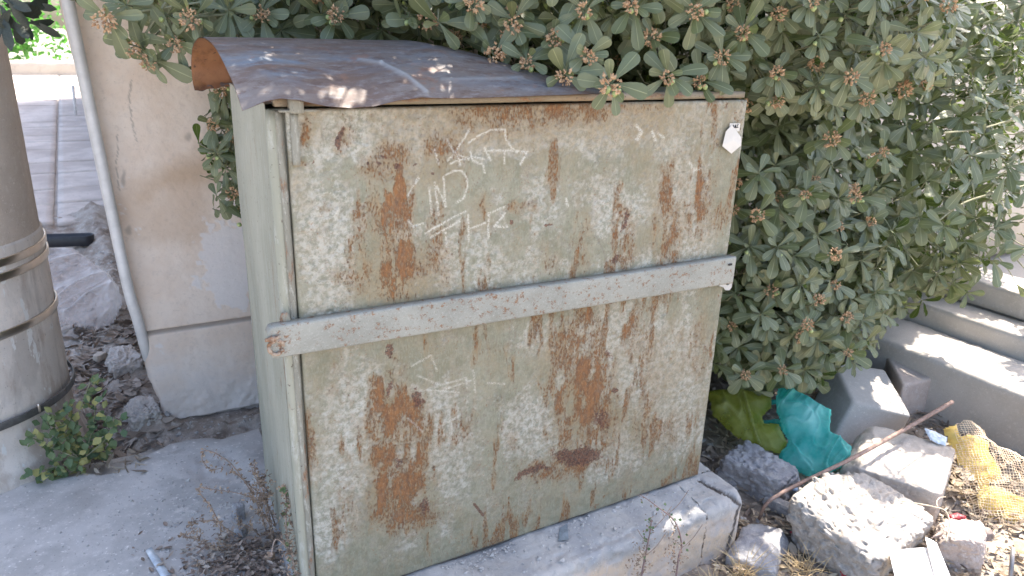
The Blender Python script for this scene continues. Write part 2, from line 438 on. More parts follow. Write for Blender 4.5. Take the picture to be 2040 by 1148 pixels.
# --- plastered wall behind the cabinet
m_house = mat_stone('rough_render', (.52, .45, .39), (.56, .50, .44), (.50, .46, .42), 3, 25, .4, .003)
wall = thing('plastered_wall', 'cream plastered wall with flaking paint, groove and stain behind the cabinet', 'wall', (-.2, 1.28, -.05))
def shear(V): V = V.copy(); V[:, 0] -= .072*V[:, 2]; return V
V, F = rbox((-.235, 1.292, -.2), (2.3, 1.6, 2.3), .03, .08, 0); put('wall_core', shear(V), F, m_house, wall)
# plaster coat: u runs round the corner then along the front
nu, nv = 230, 400
ur = np.linspace(-.16, .72, nu); vr = np.linspace(-.05, 1.75, nv)
U, Vv = np.meshgrid(ur, vr, indexing='ij'); rr = .035
X = np.where(U > 0, U+rr, np.where(U > -rr*1.57, rr-rr*np.cos(np.clip(-U/rr, 0, 1.57)+0)*0-0, 0))
ang = np.clip(-U/rr, 0, np.pi/2)
X = np.where(U > 0, rr+U, rr-rr*np.sin(ang)); Yd = np.where(U > 0, 0, rr-rr*np.cos(ang)); Yd = np.where(U < -rr*np.pi/2, rr+(-U-rr*np.pi/2), Yd)
NX = np.where(U > 0, 0, -np.sin(ang)); NY = -np.where(U > 0, 1, np.cos(ang))
P = np.stack([-.265+X, 1.275+Yd, Vv], -1).reshape(-1, 3); N = np.stack([NX, NY, 0*NX], -1).reshape(-1, 3)
g = sstep(.011, .006, np.abs(P[:, 2]-(.322+.004*fbm(P, .2, 2, 3))))*(P[:, 0] > -.245)
flare = sstep(.12, -.03, P[:, 2])
ero = flare*np.clip(.5+fbm(P, .09, 4, 12)*1.6, 0, 2)
disp = .0035*fbm(P, .3, 3, 1)+.0012*fbm(P, .02, 3, 2)-.011*g-.016*ero
big = np.clip(1-np.hypot((P[:, 0]+.29)/.05, (P[:, 2]-.02)/.14), 0, 1)
disp -= .03*big*(1+.5*fbm(P, .03, 3, 14))
P2 = shear(P+N*disp[:, None])
PP = project(P2); PX, PY = PP[:, 0], PP[:, 1]
wn = fbm(P, .10, 5, 40); wn2 = fbm(P, .03, 4, 41)
stain = np.clip(1-dseg(PX, PY, [(470, 305), (420, 330), (360, 350), (310, 370), (250, 410)])/55+wn*.5, 0, 1)*sstep(230, 300, PX)
stain = np.maximum(stain, .55*sstep(.35, .75, blob(PX, PY, 330, 420, 120, 110, 30, .9)+wn*.3))
white = sstep(.44, .52, blob(PX, PY, 470, 510, 90, 140, 20, .9)*.8+wn*.55+wn2*.35+.06)
white = np.maximum(white, .6*sstep(700, 780, PY+wn*80))
crack = sstep(2.0, .8, dseg(PX+wn2*9, PY, [(262, 160), (257, 200), (264, 240), (270, 285)]))*.6
crack = np.maximum(crack, sstep(1.6, .6, dseg(PX+wn2*6, PY+wn2*6, [(235, 270), (232, 340), (238, 380)]))*.6)
for (cx, cy, rx, ry) in ((374, 272, 8, 10), (256, 458, 7, 12), (430, 318, 3, 3), (246, 355, 5, 20)):
    crack = np.maximum(crack, .55*blob(PX+wn2*5, PY+wn2*5, cx, cy, rx, ry))
mt, t, p = M_new('flaking_plaster'); b = NB(t)
base = b.mix(b.ramp(b.noise(5, 4, .6), .35, .65), (.76, .615, .505), (.82, .70, .60))
base = b.mix(b.math('MULTIPLY', b.ramp(b.noise(60, 5, .7), .5, .72), .45), base, (.60, .50, .43))
base = b.mix(b.math('MULTIPLY', b.attr('stain'), .62), base, (.50, .33, .20))
base = b.mix(b.math('MULTIPLY', b.attr('white'), .75), base, (.78, .73, .71))
base = b.mix(b.math('MULTIPLY', b.attr('groove'), .8), base, (.24, .21, .19))
base = b.mix(b.attr('crack'), base, (.30, .25, .21))
base = b.mix(b.math('MULTIPLY', b.ramp(b.noise(170, 3, .7), .66, .72), .5), base, (.25, .18, .13))
b.l(base, p.inputs['Base Color']); p.inputs['Roughness'].default_value = .9; p.inputs['Specular IOR Level'].default_value = .2
b.l(b.bump(b.math('ADD', b.noise(75, 6, .7), b.math('MULTIPLY', b.attr('white'), -.35)), .55, .003), p.inputs['Normal'])
put('plaster', P2, gridF(nu, nv)[:, ::-1], mt, wall, attrs=dict(stain=stain, white=white, groove=g, crack=crack))
m_house2 = mat_stone('house_render', (.5, .44, .38), (.55, .49, .43), (.5, .46, .42), 1, 12, .3, .003)
V, F = rbox((-.18, 1.62, -.25), (7.0, 12, 2.9), .03, .6, 0)
put('house', shear(V), F, m_house2, label='tall cream rendered house standing behind the wall and shrub beside the path', cat='house')

# pipe down the wall corner
pp = [at(135, 0, Y=1.235)+(at(135, 0, Y=1.235)-at(255, 575, Y=1.235))*.7, at(135, 0, Y=1.235), at(195, 290, Y=1.235), at(252, 560, Y=1.24), at(275, 640, Y=1.262), at(287, 685, Y=1.285), at(296, 715, Y=1.31)]
V, F = tube(smooth_path(pp, 40), .0185, 20)
put('drain_pipe', V, F, mat_plain('grey_white_pipe', (.68, .66, .64), .42, var=.12, scale=12, bump=.05, dist=.0006),
    label='slim grey-white drain pipe running down the corner of the plastered wall', cat='pipe')

# --- concrete pole
PC, PR = np.array([-.885, 1.33]), .36
def oncyl(x, y, r=PR):
    d = FW*FPX+RT*(x-1020)-UP*(y-574); o = CAM[:2]-PC
    a = d[:2]@d[:2]; bb = 2*o@d[:2]; c = o@o-r*r; q = bb*bb-4*a*c
    return CAM+d*((-bb-math.sqrt(max(q, 0)))/(2*a))
pole = thing('lamp_pole', 'thick grey concrete pole wrapped in steel bands at the left edge', 'pole', (PC[0], PC[1], -.05))
def cyl(z0, z1, r, nz, seed, amp=.002, flare=0.):
    th = np.linspace(0, 2*np.pi, 160, endpoint=False); z = np.linspace(z0, z1, nz)
    Z, TH = np.meshgrid(z, th, indexing='ij'); P = np.stack([PC[0]+r*np.cos(TH), PC[1]+r*np.sin(TH), Z], -1).reshape(-1, 3)
    N = np.stack([np.cos(TH), np.sin(TH), 0*TH], -1).reshape(-1, 3)
    d = amp*fbm(P, .15, 4, seed)+amp*.6*fbm(P, .02, 3, seed+3)+flare*sstep(.08, -.05, P[:, 2])*(1+.4*fbm(P, .1, 3, seed))
    return P+N*d[:, None], gridF(nz, 160, wrap=True)
zs = [float(oncyl(50, y)[2]) for y in (503, 533, 650, 827, 470)]
mt, t, p = M_new('stained_pole_concrete'); b = NB(t)
base = b.mix(b.ramp(b.noise(4, 5, .6, .6), .38, .62), (.58, .52, .465), (.70, .625, .56))
base = b.mix(b.math('MULTIPLY', b.ramp(b.noise(9, 5, .65, stretch=(1, 1, .35)), .50, .62), .7), base, (.42, .33, .27))
base = b.mix(b.math('MULTIPLY', b.ramp(b.noise(30, 6, .75, stretch=(1, 1, .5)), .5, .62), .55), base, (.56, .51, .47))
base = b.mix(b.math('MULTIPLY', b.ramp(b.noise(5, 4, .6, 1.5, stretch=(1, 1, .2)), .58, .66), .35), base, (.30, .26, .23))
base = b.mix(b.ramp(b.noise(26, 4, .6, stretch=(1, 1, .35)), .62, .645), base, (.66, .64, .61))
base = b.mix(b.math('MULTIPLY', b.ramp(b.noise(110, 4, .7), .62, .7), .6), base, (.16, .14, .13))
b.l(base, p.inputs['Base Color']); p.inputs['Roughness'].default_value = .85; b.l(b.bump(b.noise(60, 6, .7), .4, .003), p.inputs['Normal'])
m_pole = mt
m_poletop = mat_stone('brown_pole_concrete', (.46, .385, .325), (.53, .455, .39), (.56, .50, .44), 5, 40, .2, .002)
V, F = cyl(zs[4]-.01, 4.2, PR-.006, 120, 5, .001); put('shaft', V, F, m_poletop, pole)
V, F = cyl(-.25, zs[4], PR, 190, 6, .0022, .03)
V[:, :2] += (V[:, :2]-PC)*0
top = V[:, 2] > zs[4]-.008; V[top, :2] = PC+(V[top, :2]-PC)*.975
put('sleeve', V, F, m_pole, pole)
m_steel = mat_plain('polished_steel_band', (.80, .70, .60), .3, 1., var=.12, scale=8, bump=.08, dist=.0015)
m_oldsteel = mat_plain('weathered_steel_band', (.17, .165, .16), .5, .7, var=.3, scale=20)
for k, z in enumerate(zs[:4]):
    h = .0125
    th = np.linspace(0, 2*np.pi, 160, endpoint=False)
    zz = [(-h, PR), (-h, PR+.004), (-h+.002, PR+.005), (h-.002, PR+.005), (h, PR+.004), (h, PR)]
    P = np.array([[(PC[0]+(r+.002+.0015*math.sin(3*a+k)+(.012 if k == 3 else 0))*math.cos(a), PC[1]+(r+.002+.0015*math.sin(3*a+k)+(.012 if k == 3 else 0))*math.sin(a), z+dz+.004*math.sin(2*a+k)) for a in th] for dz, r in zz]).reshape(-1, 3)
    st = put('steel_band', P, gridF(6, 160, wrap=True)[:, ::-1], m_steel if k < 3 else m_oldsteel, pole)
    if k == 3: st['label'] = 'dull dark lowest band'
q = oncyl(78, 813, PR+.02); V, F = rbox(q-np.array([.004, .004, .016]), q+np.array([.004, .004, .016]), .002, .01)
put('band_clip', V, F, m_steel, pole)

# ================================================================== CABINET
W, H, D = 1.296, 1.25, .60
plin = thing('concrete_plinth', 'cracked grey concrete plinth under the rusty cabinet', 'plinth', (.6, .2, -.25))
V, F = rbox((-.03, -.172, -.34), (1.392, .72, 0), .028, .0065, .010, .16, 3, .0035, .025)
# front edge slants slightly, right end is broken back
V[:, 1] += np.where(V[:, 1] < 0, .03*(V[:, 0]-.9), 0)
V[:, 0] -= np.where(V[:, 0] > 1.2, .05*np.clip(.12-V[:, 1], 0, .4)*1., 0)
cx = np.clip(1-np.hypot((V[:, 0]-1.38)/.10, (V[:, 1]+.18)/.07), 0, 1)*(V[:, 2] > -.2)
V[:, 2] -= .03*cx; V[:, 0] -= .02*cx
PP = project(V); n_ = fbm(V, .05, 4, 9)*16
ck = sstep(4.2, 2.0, dseg(PP[:, 0]+n_*.6, PP[:, 1]+n_*.6, [(1392, 955), (1425, 975), (1460, 990), (1478, 1010), (1465, 1050), (1452, 1090)]))
ck = ck*(V[:, 0] > 1.0)
V[:, 2] -= .006*ck*(V[:, 2] > -.03)
rag = sstep(.0, .5, fbm(V, .035, 4, 88)) * (np.abs(V[:, 2]+.02) < .03)*(V[:, 1] < -.12)
V[:, 1] += .008*rag; V[:, 2] -= .006*rag
mt, t, p = M_new('plinth_concrete_worn'); b = NB(t)
base = b.mix(b.ramp(b.noise(6, 5, .6), .4, .6), (.36, .35, .345), (.44, .415, .39))
base = b.mix(b.attr('face'), base, b.mix(b.ramp(b.noise(9, 5, .65, .6), .4, .62), (.56, .44, .33), (.47, .42, .39)))
base = b.mix(b.math('MULTIPLY', b.ramp(b.noise(45, 6, .75), .52, .66), .5), base, (.29, .28, .27))
base = b.mix(b.math('MULTIPLY', b.ramp(b.noise(120, 4, .7), .60, .68), .7), base, (.6, .57, .53))
base = b.mix(b.attr('crack'), base, (.10, .085, .075))
b.l(base, p.inputs['Base Color']); p.inputs['Roughness'].default_value = .95; p.inputs['Specular IOR Level'].default_value = .2
b.l(b.bump(b.noise(55, 8, .75), .7, .005), p.inputs['Normal'])
put('block', V, F, mt, plin, attrs=dict(crack=ck, face=sstep(-.03, -.06, V[:, 2]+.02*fbm(V, .06, 3, 4))))

cab = thing('utility_cabinet', 'rusty pale green metal cabinet with peeling scratched door and steel bar across', 'cabinet', (.65, .3, 0))
m_side = mat_metal_paint('faded_green_side_paint', (.27, .27, .215), (.345, .34, .275), .575, .72, (1, 1, .22), 24, .65, (.44, .435, .40))
m_trim = mat_metal_paint('worn_trim_paint', (.20, .19, .155), (.27, .26, .215), .52, .68, (1, 1, .3), 40, .6)
m_rim = mat_metal_paint('rusty_rim_paint', (.20, .165, .115), (.26, .205, .14), .5, .68, (.3, 1, 1), 40, .3, (.42, .36, .26))
m_bar = mat_metal_paint('scuffed_bar_paint', (.235, .235, .205), (.30, .298, .262), .535, .64, (.8, 1, 1), 75, .7, (.39, .385, .355))
XF, XB = -.036, -.002
# carcass: left side, back, right side, top
def plate(a, b_, c, d, nu=2, nv=2, bow=0.):
    a, b_, c, d = map(np.array, (a, b_, c, d)); u = np.linspace(0, 1, nu); v_ = np.linspace(0, 1, nv)
    U, Vv = np.meshgrid(u, v_, indexing='ij'); U = U[..., None]; Vv = Vv[..., None]
    P = (a*(1-U)+b_*U)*(1-Vv)+(d*(1-U)+c*U)*Vv
    return P.reshape(-1, 3), gridF(nu, nv)
V, F = join([plate((XF, .012, .0), (XB, D, .0), (XB, D, H+.01), (XF, .012, H+.01), 40, 60),
             plate((XB, D, 0), (W+.01, D, 0), (W+.01, D, H+.01), (XB, D, H+.01)),
             plate((W, D, 0), (W-.004, .03, 0), (W-.004, .03, H+.01), (W, D, H+.01)),
             plate((XF, .012, H+.01), (XB, D, H+.01), (W, D, H+.01), (W, .012, H+.01)),
             plate((XF, .012, .0), (W-.01, .012, .0), (W-.01, .012, H), (XF, .012, H))])
sidem = (V[:, 0] < 0)
V[:, 0] += np.where(sidem, .0035*fbm(V, .5, 3, 5), 0)
put('carcass', V, F[:, ::-1], m_side, cab)
# rolled corner strip and its bead
pz_ = np.linspace(-.004, H-.004, 60)
V, F = tube([(-.012+.0015*math.sin(9*z), .006, z) for z in pz_], .0095, 12); put('corner_bead', V, F, m_trim, cab)
V, F = rbox((XF-.001, -.001, .0), (-.016, .03, H), .006, .03, .0015, .2, 4); put('corner_strip', V, F, m_side, cab)
# top rim above the door, sill under it
V, F = rbox((-.02, -.004, H+.004), (W-.006, .03, H+.024), .004, .03, .0012, .2, 7); put('top_rim', V, F, m_rim, cab)
V, F = rbox((-.01, .001, -.002), (W-.02, .02, .009), .002, .05); put('sill', V, F, mat_plain('sill_gap_shade', (.10, .085, .075), .8), cab)  # bottom rail coloured dark to stand for the shaded gap below the door

# ---- the door: dense sheet, its peeling and bubbles are relief, its stains and painted crevice shade are masks
nu, nv = 560, 545
ur = np.linspace(0, W, nu); vr = np.linspace(.012, H, nv)
U, Vv = np.meshgrid(ur, vr, indexing='ij')
P = np.stack([U.ravel(), np.full(U.size, -.010), Vv.ravel()], 1)
PP = project(P); PX, PY = PP[:, 0], PP[:, 1]
Q = P*np.array([1, 0, 1]); QS = Q*np.array([1, 0, .22])
nA = fbm(Q, .11, 5, 61, .6); nB = fbm(Q, .03, 5, 62, .65); nS = fbm(QS, .022, 5, 63, .62); nF = fbm(Q, .008, 3, 64, .6); nL = fbm(Q, .35, 3, 65)
nD = fbm(Q*np.array([1, 0, .4]), .05, 4, 66)
wx = PX+nB*9+nA*16; wy = PY+nB*12+nA*20
def B(cx, cy, rx, ry, rot=0, s=1., soft=.8): return s*blob(wx, wy, cx, cy, rx, ry, rot, soft)
mx = lambda *a: np.maximum.reduce(a)
# where the green top coat has gone
pz0 = mx(B(650, 520, 75, 190, 0, .72), B(700, 430, 60, 80, 0, .4), B(900, 470, 130, 90, 0, .42), B(1090, 400, 120, 60, 0, .45),
         B(1235, 420, 70, 75, 0, .78), B(1370, 400, 70, 120, 0, .70), B(1290, 540, 170, 60, 0, .6), B(960, 540, 150, 60, 0, .5), B(1400, 480, 60, 100, 0, .7),
         B(700, 880, 90, 190, 0, .85), B(640, 1060, 60, 90, 0, .7), B(860, 880, 160, 140, 0, .62), B(1240, 700, 160, 110, 0, .78), B(1350, 780, 90, 170, 0, .74),
         B(1050, 850, 120, 110, 0, .60), B(1130, 680, 100, 60, 0, .5), B(1230, 900, 150, 60, 0, .55))
# hanging drips of surviving paint under the bar
lip = np.interp(PX, [600, 640, 672, 690, 720, 760, 800, 850, 900, 960, 1000, 1040, 1060, 1400], [715, 722, 738, 760, 735, 738, 733, 742, 770, 800, 790, 770, 700, 500])
keep = sstep(12, -12, wy*.25+PY*.75-lip-nD*38)*sstep(560, 640, PY+nA*60)*sstep(1090, 1010, PX+nD*60+nA*40)*sstep(595, 625, PX)
keep2 = sstep(330, 290, PY+nA*40)*(1-.6*sstep(1180, 1300, PX))
keep3 = B(1000, 740, 70, 80, 0, .7)+B(980, 900, 60, 110, 0, .4)+B(870, 830, 60, 50, 0, .3)+B(1430, 420, 26, 260, 7, 1., .5)
bottomband = sstep(-65, -20, PY-(948+(PX-1388)*-.358)+nA*25)
pr = pz0+.34*nB+.50*nD+.14*nF+.30*+.30*nA+.165--.75*np.clip(keep2, 0, 1)-.45*keep3-.35*bottomband
pr = pr+.16*nF; primer = .8*sstep(.40, .50, pr)+.2*sstep(.5, .9, pr)
primer = np.maximum(primer, .40*sstep(.1, .5, pr+.3*nS))*(1-.25*sstep(.1, .5, nF+nB*.5))
# rust
def col(x0, x1, y0, y1, s=1., lean=0.):
    yy_ = np.clip((PY-y0)/(y1-y0), 0, 1); xx = PX-lean*(PY-y0)+nB*5
    xx = xx+nS*10; e = sstep(x0-36, x0+18, xx)*sstep(x1+36, x1-18, xx)
    return s*e*sstep(y0-45, y0+25, PY+nS*70)*sstep(y1+45, y1-25, PY+nS*70)
streak = .66+.75*nS
r = mx(col(708, 740, 380, 560, .55, .02), col(762, 826, 370, 625, .95, .02), col(700, 760, 495, 600, .66), col(826, 900, 430, 600, .45),
       col(1150, 1172, 400, 540, .5), col(1086, 1110, 490, 560, .4), col(1226, 1262, 380, 540, .62, .0), col(1325, 1350, 310, 480, .8, -.02), col(1384, 1414, 330, 475, .95, -.03), col(1312, 1352, 440, 545, .72), col(1238, 1260, 500, 560, .4),
       col(742, 778, 760, 1060, .92, .02), col(772, 836, 790, 1050, 1.06, .02), col(742, 860, 950, 1060, .8), col(768, 800, 670, 735, .9),
       col(1112, 1132, 640, 720, .8), col(1118, 1180, 640, 700, .6), col(1086, 1112, 790, 900, .7), col(1110, 1140, 800, 905, .95), col(1152, 1216, 720, 880, 1.1, .0), col(1160, 1190, 640, 760, .8), col(1240, 1268, 625, 705, .75, -.02), col(1286, 1312, 640, 900, .52, -.06), col(1376, 1398, 620, 760, .6, -.02), col(1262, 1300, 780, 860, .5), col(895, 935, 830, 900, .6), col(700, 716, 980, 1080, .5), col(668, 690, 700, 800, .55), col(690, 706, 1000, 1070, .5))*streak*1.12
r = np.maximum(r, .60*B(1080, 220, 260, 40)+.25*nA); r = np.maximum(r, .52*B(1000, 232, 200, 55)+.2*nA-.05)
r = mx(r, .66*B(604, 262, 18, 42), .60*B(676, 262, 34, 58), .5*B(600, 330, 26, 14), .5*B(880, 300, 60, 60)+.1*nB, .62*B(1065, 205, 40, 26), .5*B(1180, 215, 120, 26), .5*B(760, 330, 70, 40),
       .66*B(1040, 412, 44, 22)+.2*nB, .5*B(960, 580, 60, 22), .45*B(780, 310, 60, 40), .6*B(1050, 240, 14, 50), .55*B(640, 410, 26, 8), .55*B(1245, 525, 14, 30),
       .74*B(1125, 925, 105, 44, -14), .62*B(845, 1010, 30, 34), .55*B(820, 1020, 110, 40), .35*B(1030, 880, 60, 70), .4*B(1330, 860, 50, 60), .42*B(700, 560, 60, 30), .42*B(1000, 690, 60, 20))
r = np.maximum(r, .44*sstep(.28, .62, nB*.7+nF*.35+nL*.35))
r = r*(1-.55*keep)
r = r*(.74+.75*fbm(Q, .04, 5, 68, .65))+.10*nL
r = np.maximum(r, .46*sstep(.16, .5, fbm(QS, .05, 5, 91, .6)+.35*fbm(Q, .25, 2, 92)))
rust = np.clip(r, 0, 1.0)
dark = mx(blob(wx, PY, 676, 276, 8, 30, 8, .6), .8*blob(PX+nF*5, PY+nF*4, 765, 313, 11, 3.5, 12), .8*blob(PX+nF*5, PY+nF*4, 757, 327, 9, 4, 20), blob(PX+nF*5, PY+nF*4, 792, 333, 9, 8), .7*blob(PX+nF*5, PY+nF*4, 828, 329, 8, 3.5, -20),
          .7*blob(PX+nF*3, PY, 733, 326, 4, 6), .8*blob(PX+nF*3, PY, 862, 346, 5, 4), .8*blob(PX+nF*3, PY, 624, 323, 3, 6), .8*blob(PX, PY+nF*3, 1094, 449, 15, 3), .8*blob(PX+nF*3, PY+nF*3, 1019, 443, 5, 8),
          .72*B(778, 700, 12, 24, 0, 1), .62*B(780, 780, 12, 40, 0), .68*B(836, 800, 14, 26, 0), .64*B(798, 925, 18, 20, 0), .70*B(1150, 905, 62, 26, -8, 1., .6), .66*B(1060, 940, 60, 16, -12, 1., .6), .62*B(850, 1012, 20, 26),
          .8*B(1245, 440, 8, 40, 4), .7*B(1225, 515, 12, 20), .6*B(1195, 830, 30, 40), .8*B(1217, 605, 10, 10), .75*blob(PX+nF*4, PY+nF*3, 660, 629, 22, 5), .8*dseg(PX, PY, [(945, 1005), (962, 1026)]).__lt__(3.2), .55*B(1215, 710, 22, 14, 30),
          .7*blob(PX+nF*3, PY+nF*2, 1225, 778, 10, 8), .7*blob(PX+nF*2, PY+nF*2, 1005, 262, 3, 3))
dark = np.maximum(dark, .62*sstep(.58, .74, nB*.5+nF*.5+.18*nL+.1)*sstep(.15, .4, rust+.2))
och = mx(B(800, 275, 90, 60, 0, .55), B(1000, 240, 300, 80, 0, .85), B(1200, 235, 260, 70, 0, .8), B(820, 330, 120, 60, 0, .6), B(620, 250, 40, 60, 0, .6), B(1020, 280, 180, 50, 0, .35), B(900, 620, 300, 26, -9, .4), B(1120, 700, 60, 80, 0, .45),
         B(800, 560, 110, 90, 0, .45), B(790, 900, 90, 160, 0, .55), B(1160, 800, 90, 130, 0, .5), B(1350, 400, 90, 120, 0, .4), B(1300, 760, 110, 120, 0, .4), B(1200, 860, 120, 80, 0, .4), B(640, 690, 60, 16, 0, .4))
och = np.clip(och*1.1+.45*nA+.30*nB+.30*nS+.12, 0, 1)*(1-.25*primer)
def sc_(pts, ox, oy, k): return [(ox+x/k, oy+y/k) for x, y in pts]
G1 = [[(865, 258), (905, 330), (975, 360)], [(980, 205), (905, 330), (865, 365)], [(975, 275), (1030, 235), (1100, 205), (1165, 205), (1170, 260), (1200, 300), (1230, 325)],
      [(1060, 300), (1090, 365)], [(1060, 315), (1180, 312), (1280, 322)], [(1160, 320), (1162, 385)], [(1285, 315), (1245, 385)], [(880, 380), (990, 345), (1060, 360)], [(985, 320), (1000, 370), (1050, 385), (1060, 430)],
      [(920, 340), (932, 392)], [(718, 455), (680, 510), (660, 550)], [(770, 510), (785, 640)], [(800, 480), (810, 560), (820, 650)], [(810, 500), (860, 600)], [(845, 450), (855, 605)],
      [(860, 440), (900, 420), (940, 420), (965, 455), (970, 500), (950, 560), (915, 585)], [(750, 745), (870, 675), (960, 630)], [(780, 765), (930, 680)], [(855, 740), (865, 825)], [(975, 650), (975, 785)], [(975, 725), (1060, 690)],
      [(1080, 640), (1080, 770)], [(1080, 640), (1165, 605)], [(1165, 640), (1110, 710), (1180, 712)], [(665, 680), (690, 710), (740, 690)], [(800, 310), (820, 385)]]
G2 = [[(545, 270), (625, 225), (650, 290)], [(570, 310), (660, 350), (770, 320), (775, 360)], [(680, 370), (790, 330)], [(800, 290), (810, 380)], [(600, 370), (740, 380)], [(860, 340), (930, 345)], [(740, 480), (640, 540)], [(710, 500), (715, 560)], [(530, 490), (590, 545)], [(545, 105), (590, 70)]]
scr = np.zeros(len(P))
for g_ in G1: scr = np.maximum(scr, sstep(3.0, .9, dseg(PX+nF*1.2, PY+nF*1.2, sc_(g_, 560, 180, 2.61))))
for g_ in G2: scr = np.maximum(scr, .62*sstep(2.8, 1.1, dseg(PX+nF*1.2, PY+nF*1.2, sc_(g_, 560, 600, 2.094))))
for g_ in ([(1268, 250), (1278, 262), (1270, 278)], [(1300, 262), (1306, 280)], [(1312, 266), (1322, 274)], [(1375, 325), (1382, 340), (1396, 336)], [(1128, 396), (1132, 412)]):
    scr = np.maximum(scr, .9*sstep(4.5, 1.2, dseg(PX+nF*3, PY+nF*3, g_)))
# peeled ring left of the rust
e = np.hypot((PX-653)/22, (PY-410)/26)+nF*.05
scr = np.maximum(scr, .6*sstep(.10, .03, np.abs(e-1))*(nF > -.1))
dirt_shade = mx(.8*sstep(2.4, .9, dseg(PX, PY, [(1187, 469), (1200, 495), (1212, 529)])), .45*sstep(2.2, .8, dseg(PX+nF*3, PY, [(1410, 330), (1440, 352)])), .45*sstep(2.2, .8, dseg(PX, PY+nF*3, [(1350, 395), (1450, 372)])),
          .4*sstep(2.2, .8, dseg(PX+nF*3, PY, [(970, 690), (972, 745)])), .5*sstep(2.4, .8, dseg(PX+nF*3, PY, [(1326, 590), (1318, 690)])), .35*sstep(2.4, .8, dseg(PX+nF*3, PY, [(1291, 690), (1280, 830)])),
          .8*sstep(-9, -2, PY-(948+(PX-1388)*-.358))*.6, .5*blob(PX, PY, 653, 410, 18, 22)*.5, .35*sstep(.35, .6, nA+.3*nB)*(Vv.ravel() < .2))
lip_shade = np.exp(-((pr-.40)/.035)**2)*(primer < .9)  # dark outline painted as shade along the edge of the coat
cells = vn(Q, .013, 71)*.6+vn(Q, .007, 72)*.4
dirt_shade = mx(dirt_shade, .55*lip_shade*sstep(-.4, .3, nF+nB), .42*sstep(.30, .62, -cells+.3*nF)*sstep(.2, .7, primer), .40*sstep(.42, .62, fbm(QS, .012, 3, 81)+.15*nL), .7*sstep(.66, .74, vn(Q, .006, 82)*.6+.6*nB))  # adds painted shade at coat edges and blister hollows to the real dirt
# relief: blistered primer, edge of the coat, broad dents
cells = vn(Q, .013, 71)*.6+vn(Q, .007, 72)*.4
relief = .0020*cells*sstep(.1, .6, primer)+.0007*nF*primer - .0011*primer+.0022*nL+.0009*nB*rust+.0010*sstep(.3, .9, keep)+.0005*vn(Q, .02, 73)
relief += .0016*np.exp(-((e-1)/.2)**2)
edge = np.minimum(np.minimum(U.ravel(), W-U.ravel()), np.minimum(Vv.ravel()-.012, H-Vv.ravel()))
relief -= .004*np.clip(1-edge/.006, 0, 1)**2
P[:, 1] -= relief
# the right edge of the door leans in a little, as in the photograph
nD0 = len(P)
bi = np.concatenate([np.arange(nv), np.arange(nv-1, nu*nv, nv)[1:], np.arange((nu-1)*nv, nu*nv)[::-1][1:], np.arange(0, nu*nv, nv)[::-1][1:-1]])
back = P[bi]+np.array([0, .022, 0]); back[:, 1] = .012
j = np.arange(len(bi)); j2 = (j+1) % len(bi)
F = np.vstack([gridF(nu, nv), np.stack([bi[j], bi[j2], nD0+j2, nD0+j], 1)])
Vd = np.vstack([P, back])
def ext(a): a = np.asarray(a, float); return np.concatenate([a, a[bi]])
door = put('door', Vd, F, mat_door(), cab, attrs=dict(primer=ext(primer), rust=ext(rust), darkrust=ext(dark), scratch=ext(scr), ochre=ext(och), dirt_shade=ext(dirt_shade)))
# hinge strip, bracket
a = at(583, 225, Y=-.012); c = at(590, 330, Y=-.012)
V, F = rbox((a[0]-.007, -.02, c[2]), (a[0]+.009, -.008, H-.006), .003, .012, .001, .05, 3); put('hinge_strip', V, F, m_trim, cab)
a = at(556, 208, Y=-.03); c = at(612, 208, Y=-.03)
V, F = join([rbox((a[0], -.028, H-.004), (c[0]+.028, -.012, H+.002), .002, .01), rbox((a[0]+.02, -.034, H-.006), (a[0]+.048, -.010, H+.026), .002, .01)])
put('hinge_bracket', V, F, m_trim, cab)

# ---- locking bar
A = at(531, 652, Y=-.035); A2 = at(535, 716, Y=-.035); C_ = at(1465, 511, Y=-.035); C2 = at(1462, 566, Y=-.035)
nx = 200; xs = np.linspace(A[0], C_[0], nx)
ztop = np.interp(xs, [A[0], C_[0]], [A[2], C_[2]])+.0015*np.sin(xs*5); zbot = np.interp(xs, [A[0], C_[0]], [A2[2], C2[2]+.004])
prof = [(-.012, 0, 1), (-.036, 0, 1), (-.0385, -.0022, 1), (-.0392, -.006, 1), (-.0392, -.02, 1), (-.0392, -.04, 1), (-.0392, .006, 0), (-.0385, .002, 0), (-.036, 0, 0), (-.034, .001, 0), (-.0345, .01, 0)]
rows = []
for (y, dz, tp) in prof:
    z = (ztop if tp else zbot)+dz
    rows.append(np.stack([xs, np.full(nx, y), z], 1))
P = np.array(rows)
ce = np.minimum(xs-xs[0], xs[-1]-xs); rc = .014
inset = np.where(ce < rc, rc-np.sqrt(np.maximum(rc*rc-(rc-ce)**2, 0)), 0)*(np.arange(nx) < nx/2)
for k, (y, dz, tp) in enumerate(prof):
    P[k, :, 2] += (-inset if tp else inset)
    P[k, :, 1] += .0008*fbm(P[k]*np.array([1, 0, 1]), .05, 3, 5)
bar = put('locking_bar', P.reshape(-1, 3), gridF(len(prof), nx), m_bar, cab)
bar.modifiers.new('thickness', 'SOLIDIFY').thickness = .0028
m_weld = mat_metal_paint('rusted_weld', (.30, .20, .13), (.38, .32, .26), .45, .6, (1, 1, 1), 60, .5)
c = at(550, 692, Y=-.041)
th = np.linspace(0, 2*np.pi*.92, 40)
V1 = tube([(c[0]+.0155*math.cos(a), -.042+.002*math.sin(5*a), c[2]+.016*math.sin(a)) for a in th], .0035+.0012*np.abs(np.sin(th*4)), 8)
V2 = tube([(c[0]-.022, -.042, c[2]+.02), (c[0]-.008, -.045, c[2]+.022), (c[0]+.01, -.043, c[2]+.024)], [.004, .006, .003], 8)
put('weld_ring', *join([V1, V2]), m_weld, bar)
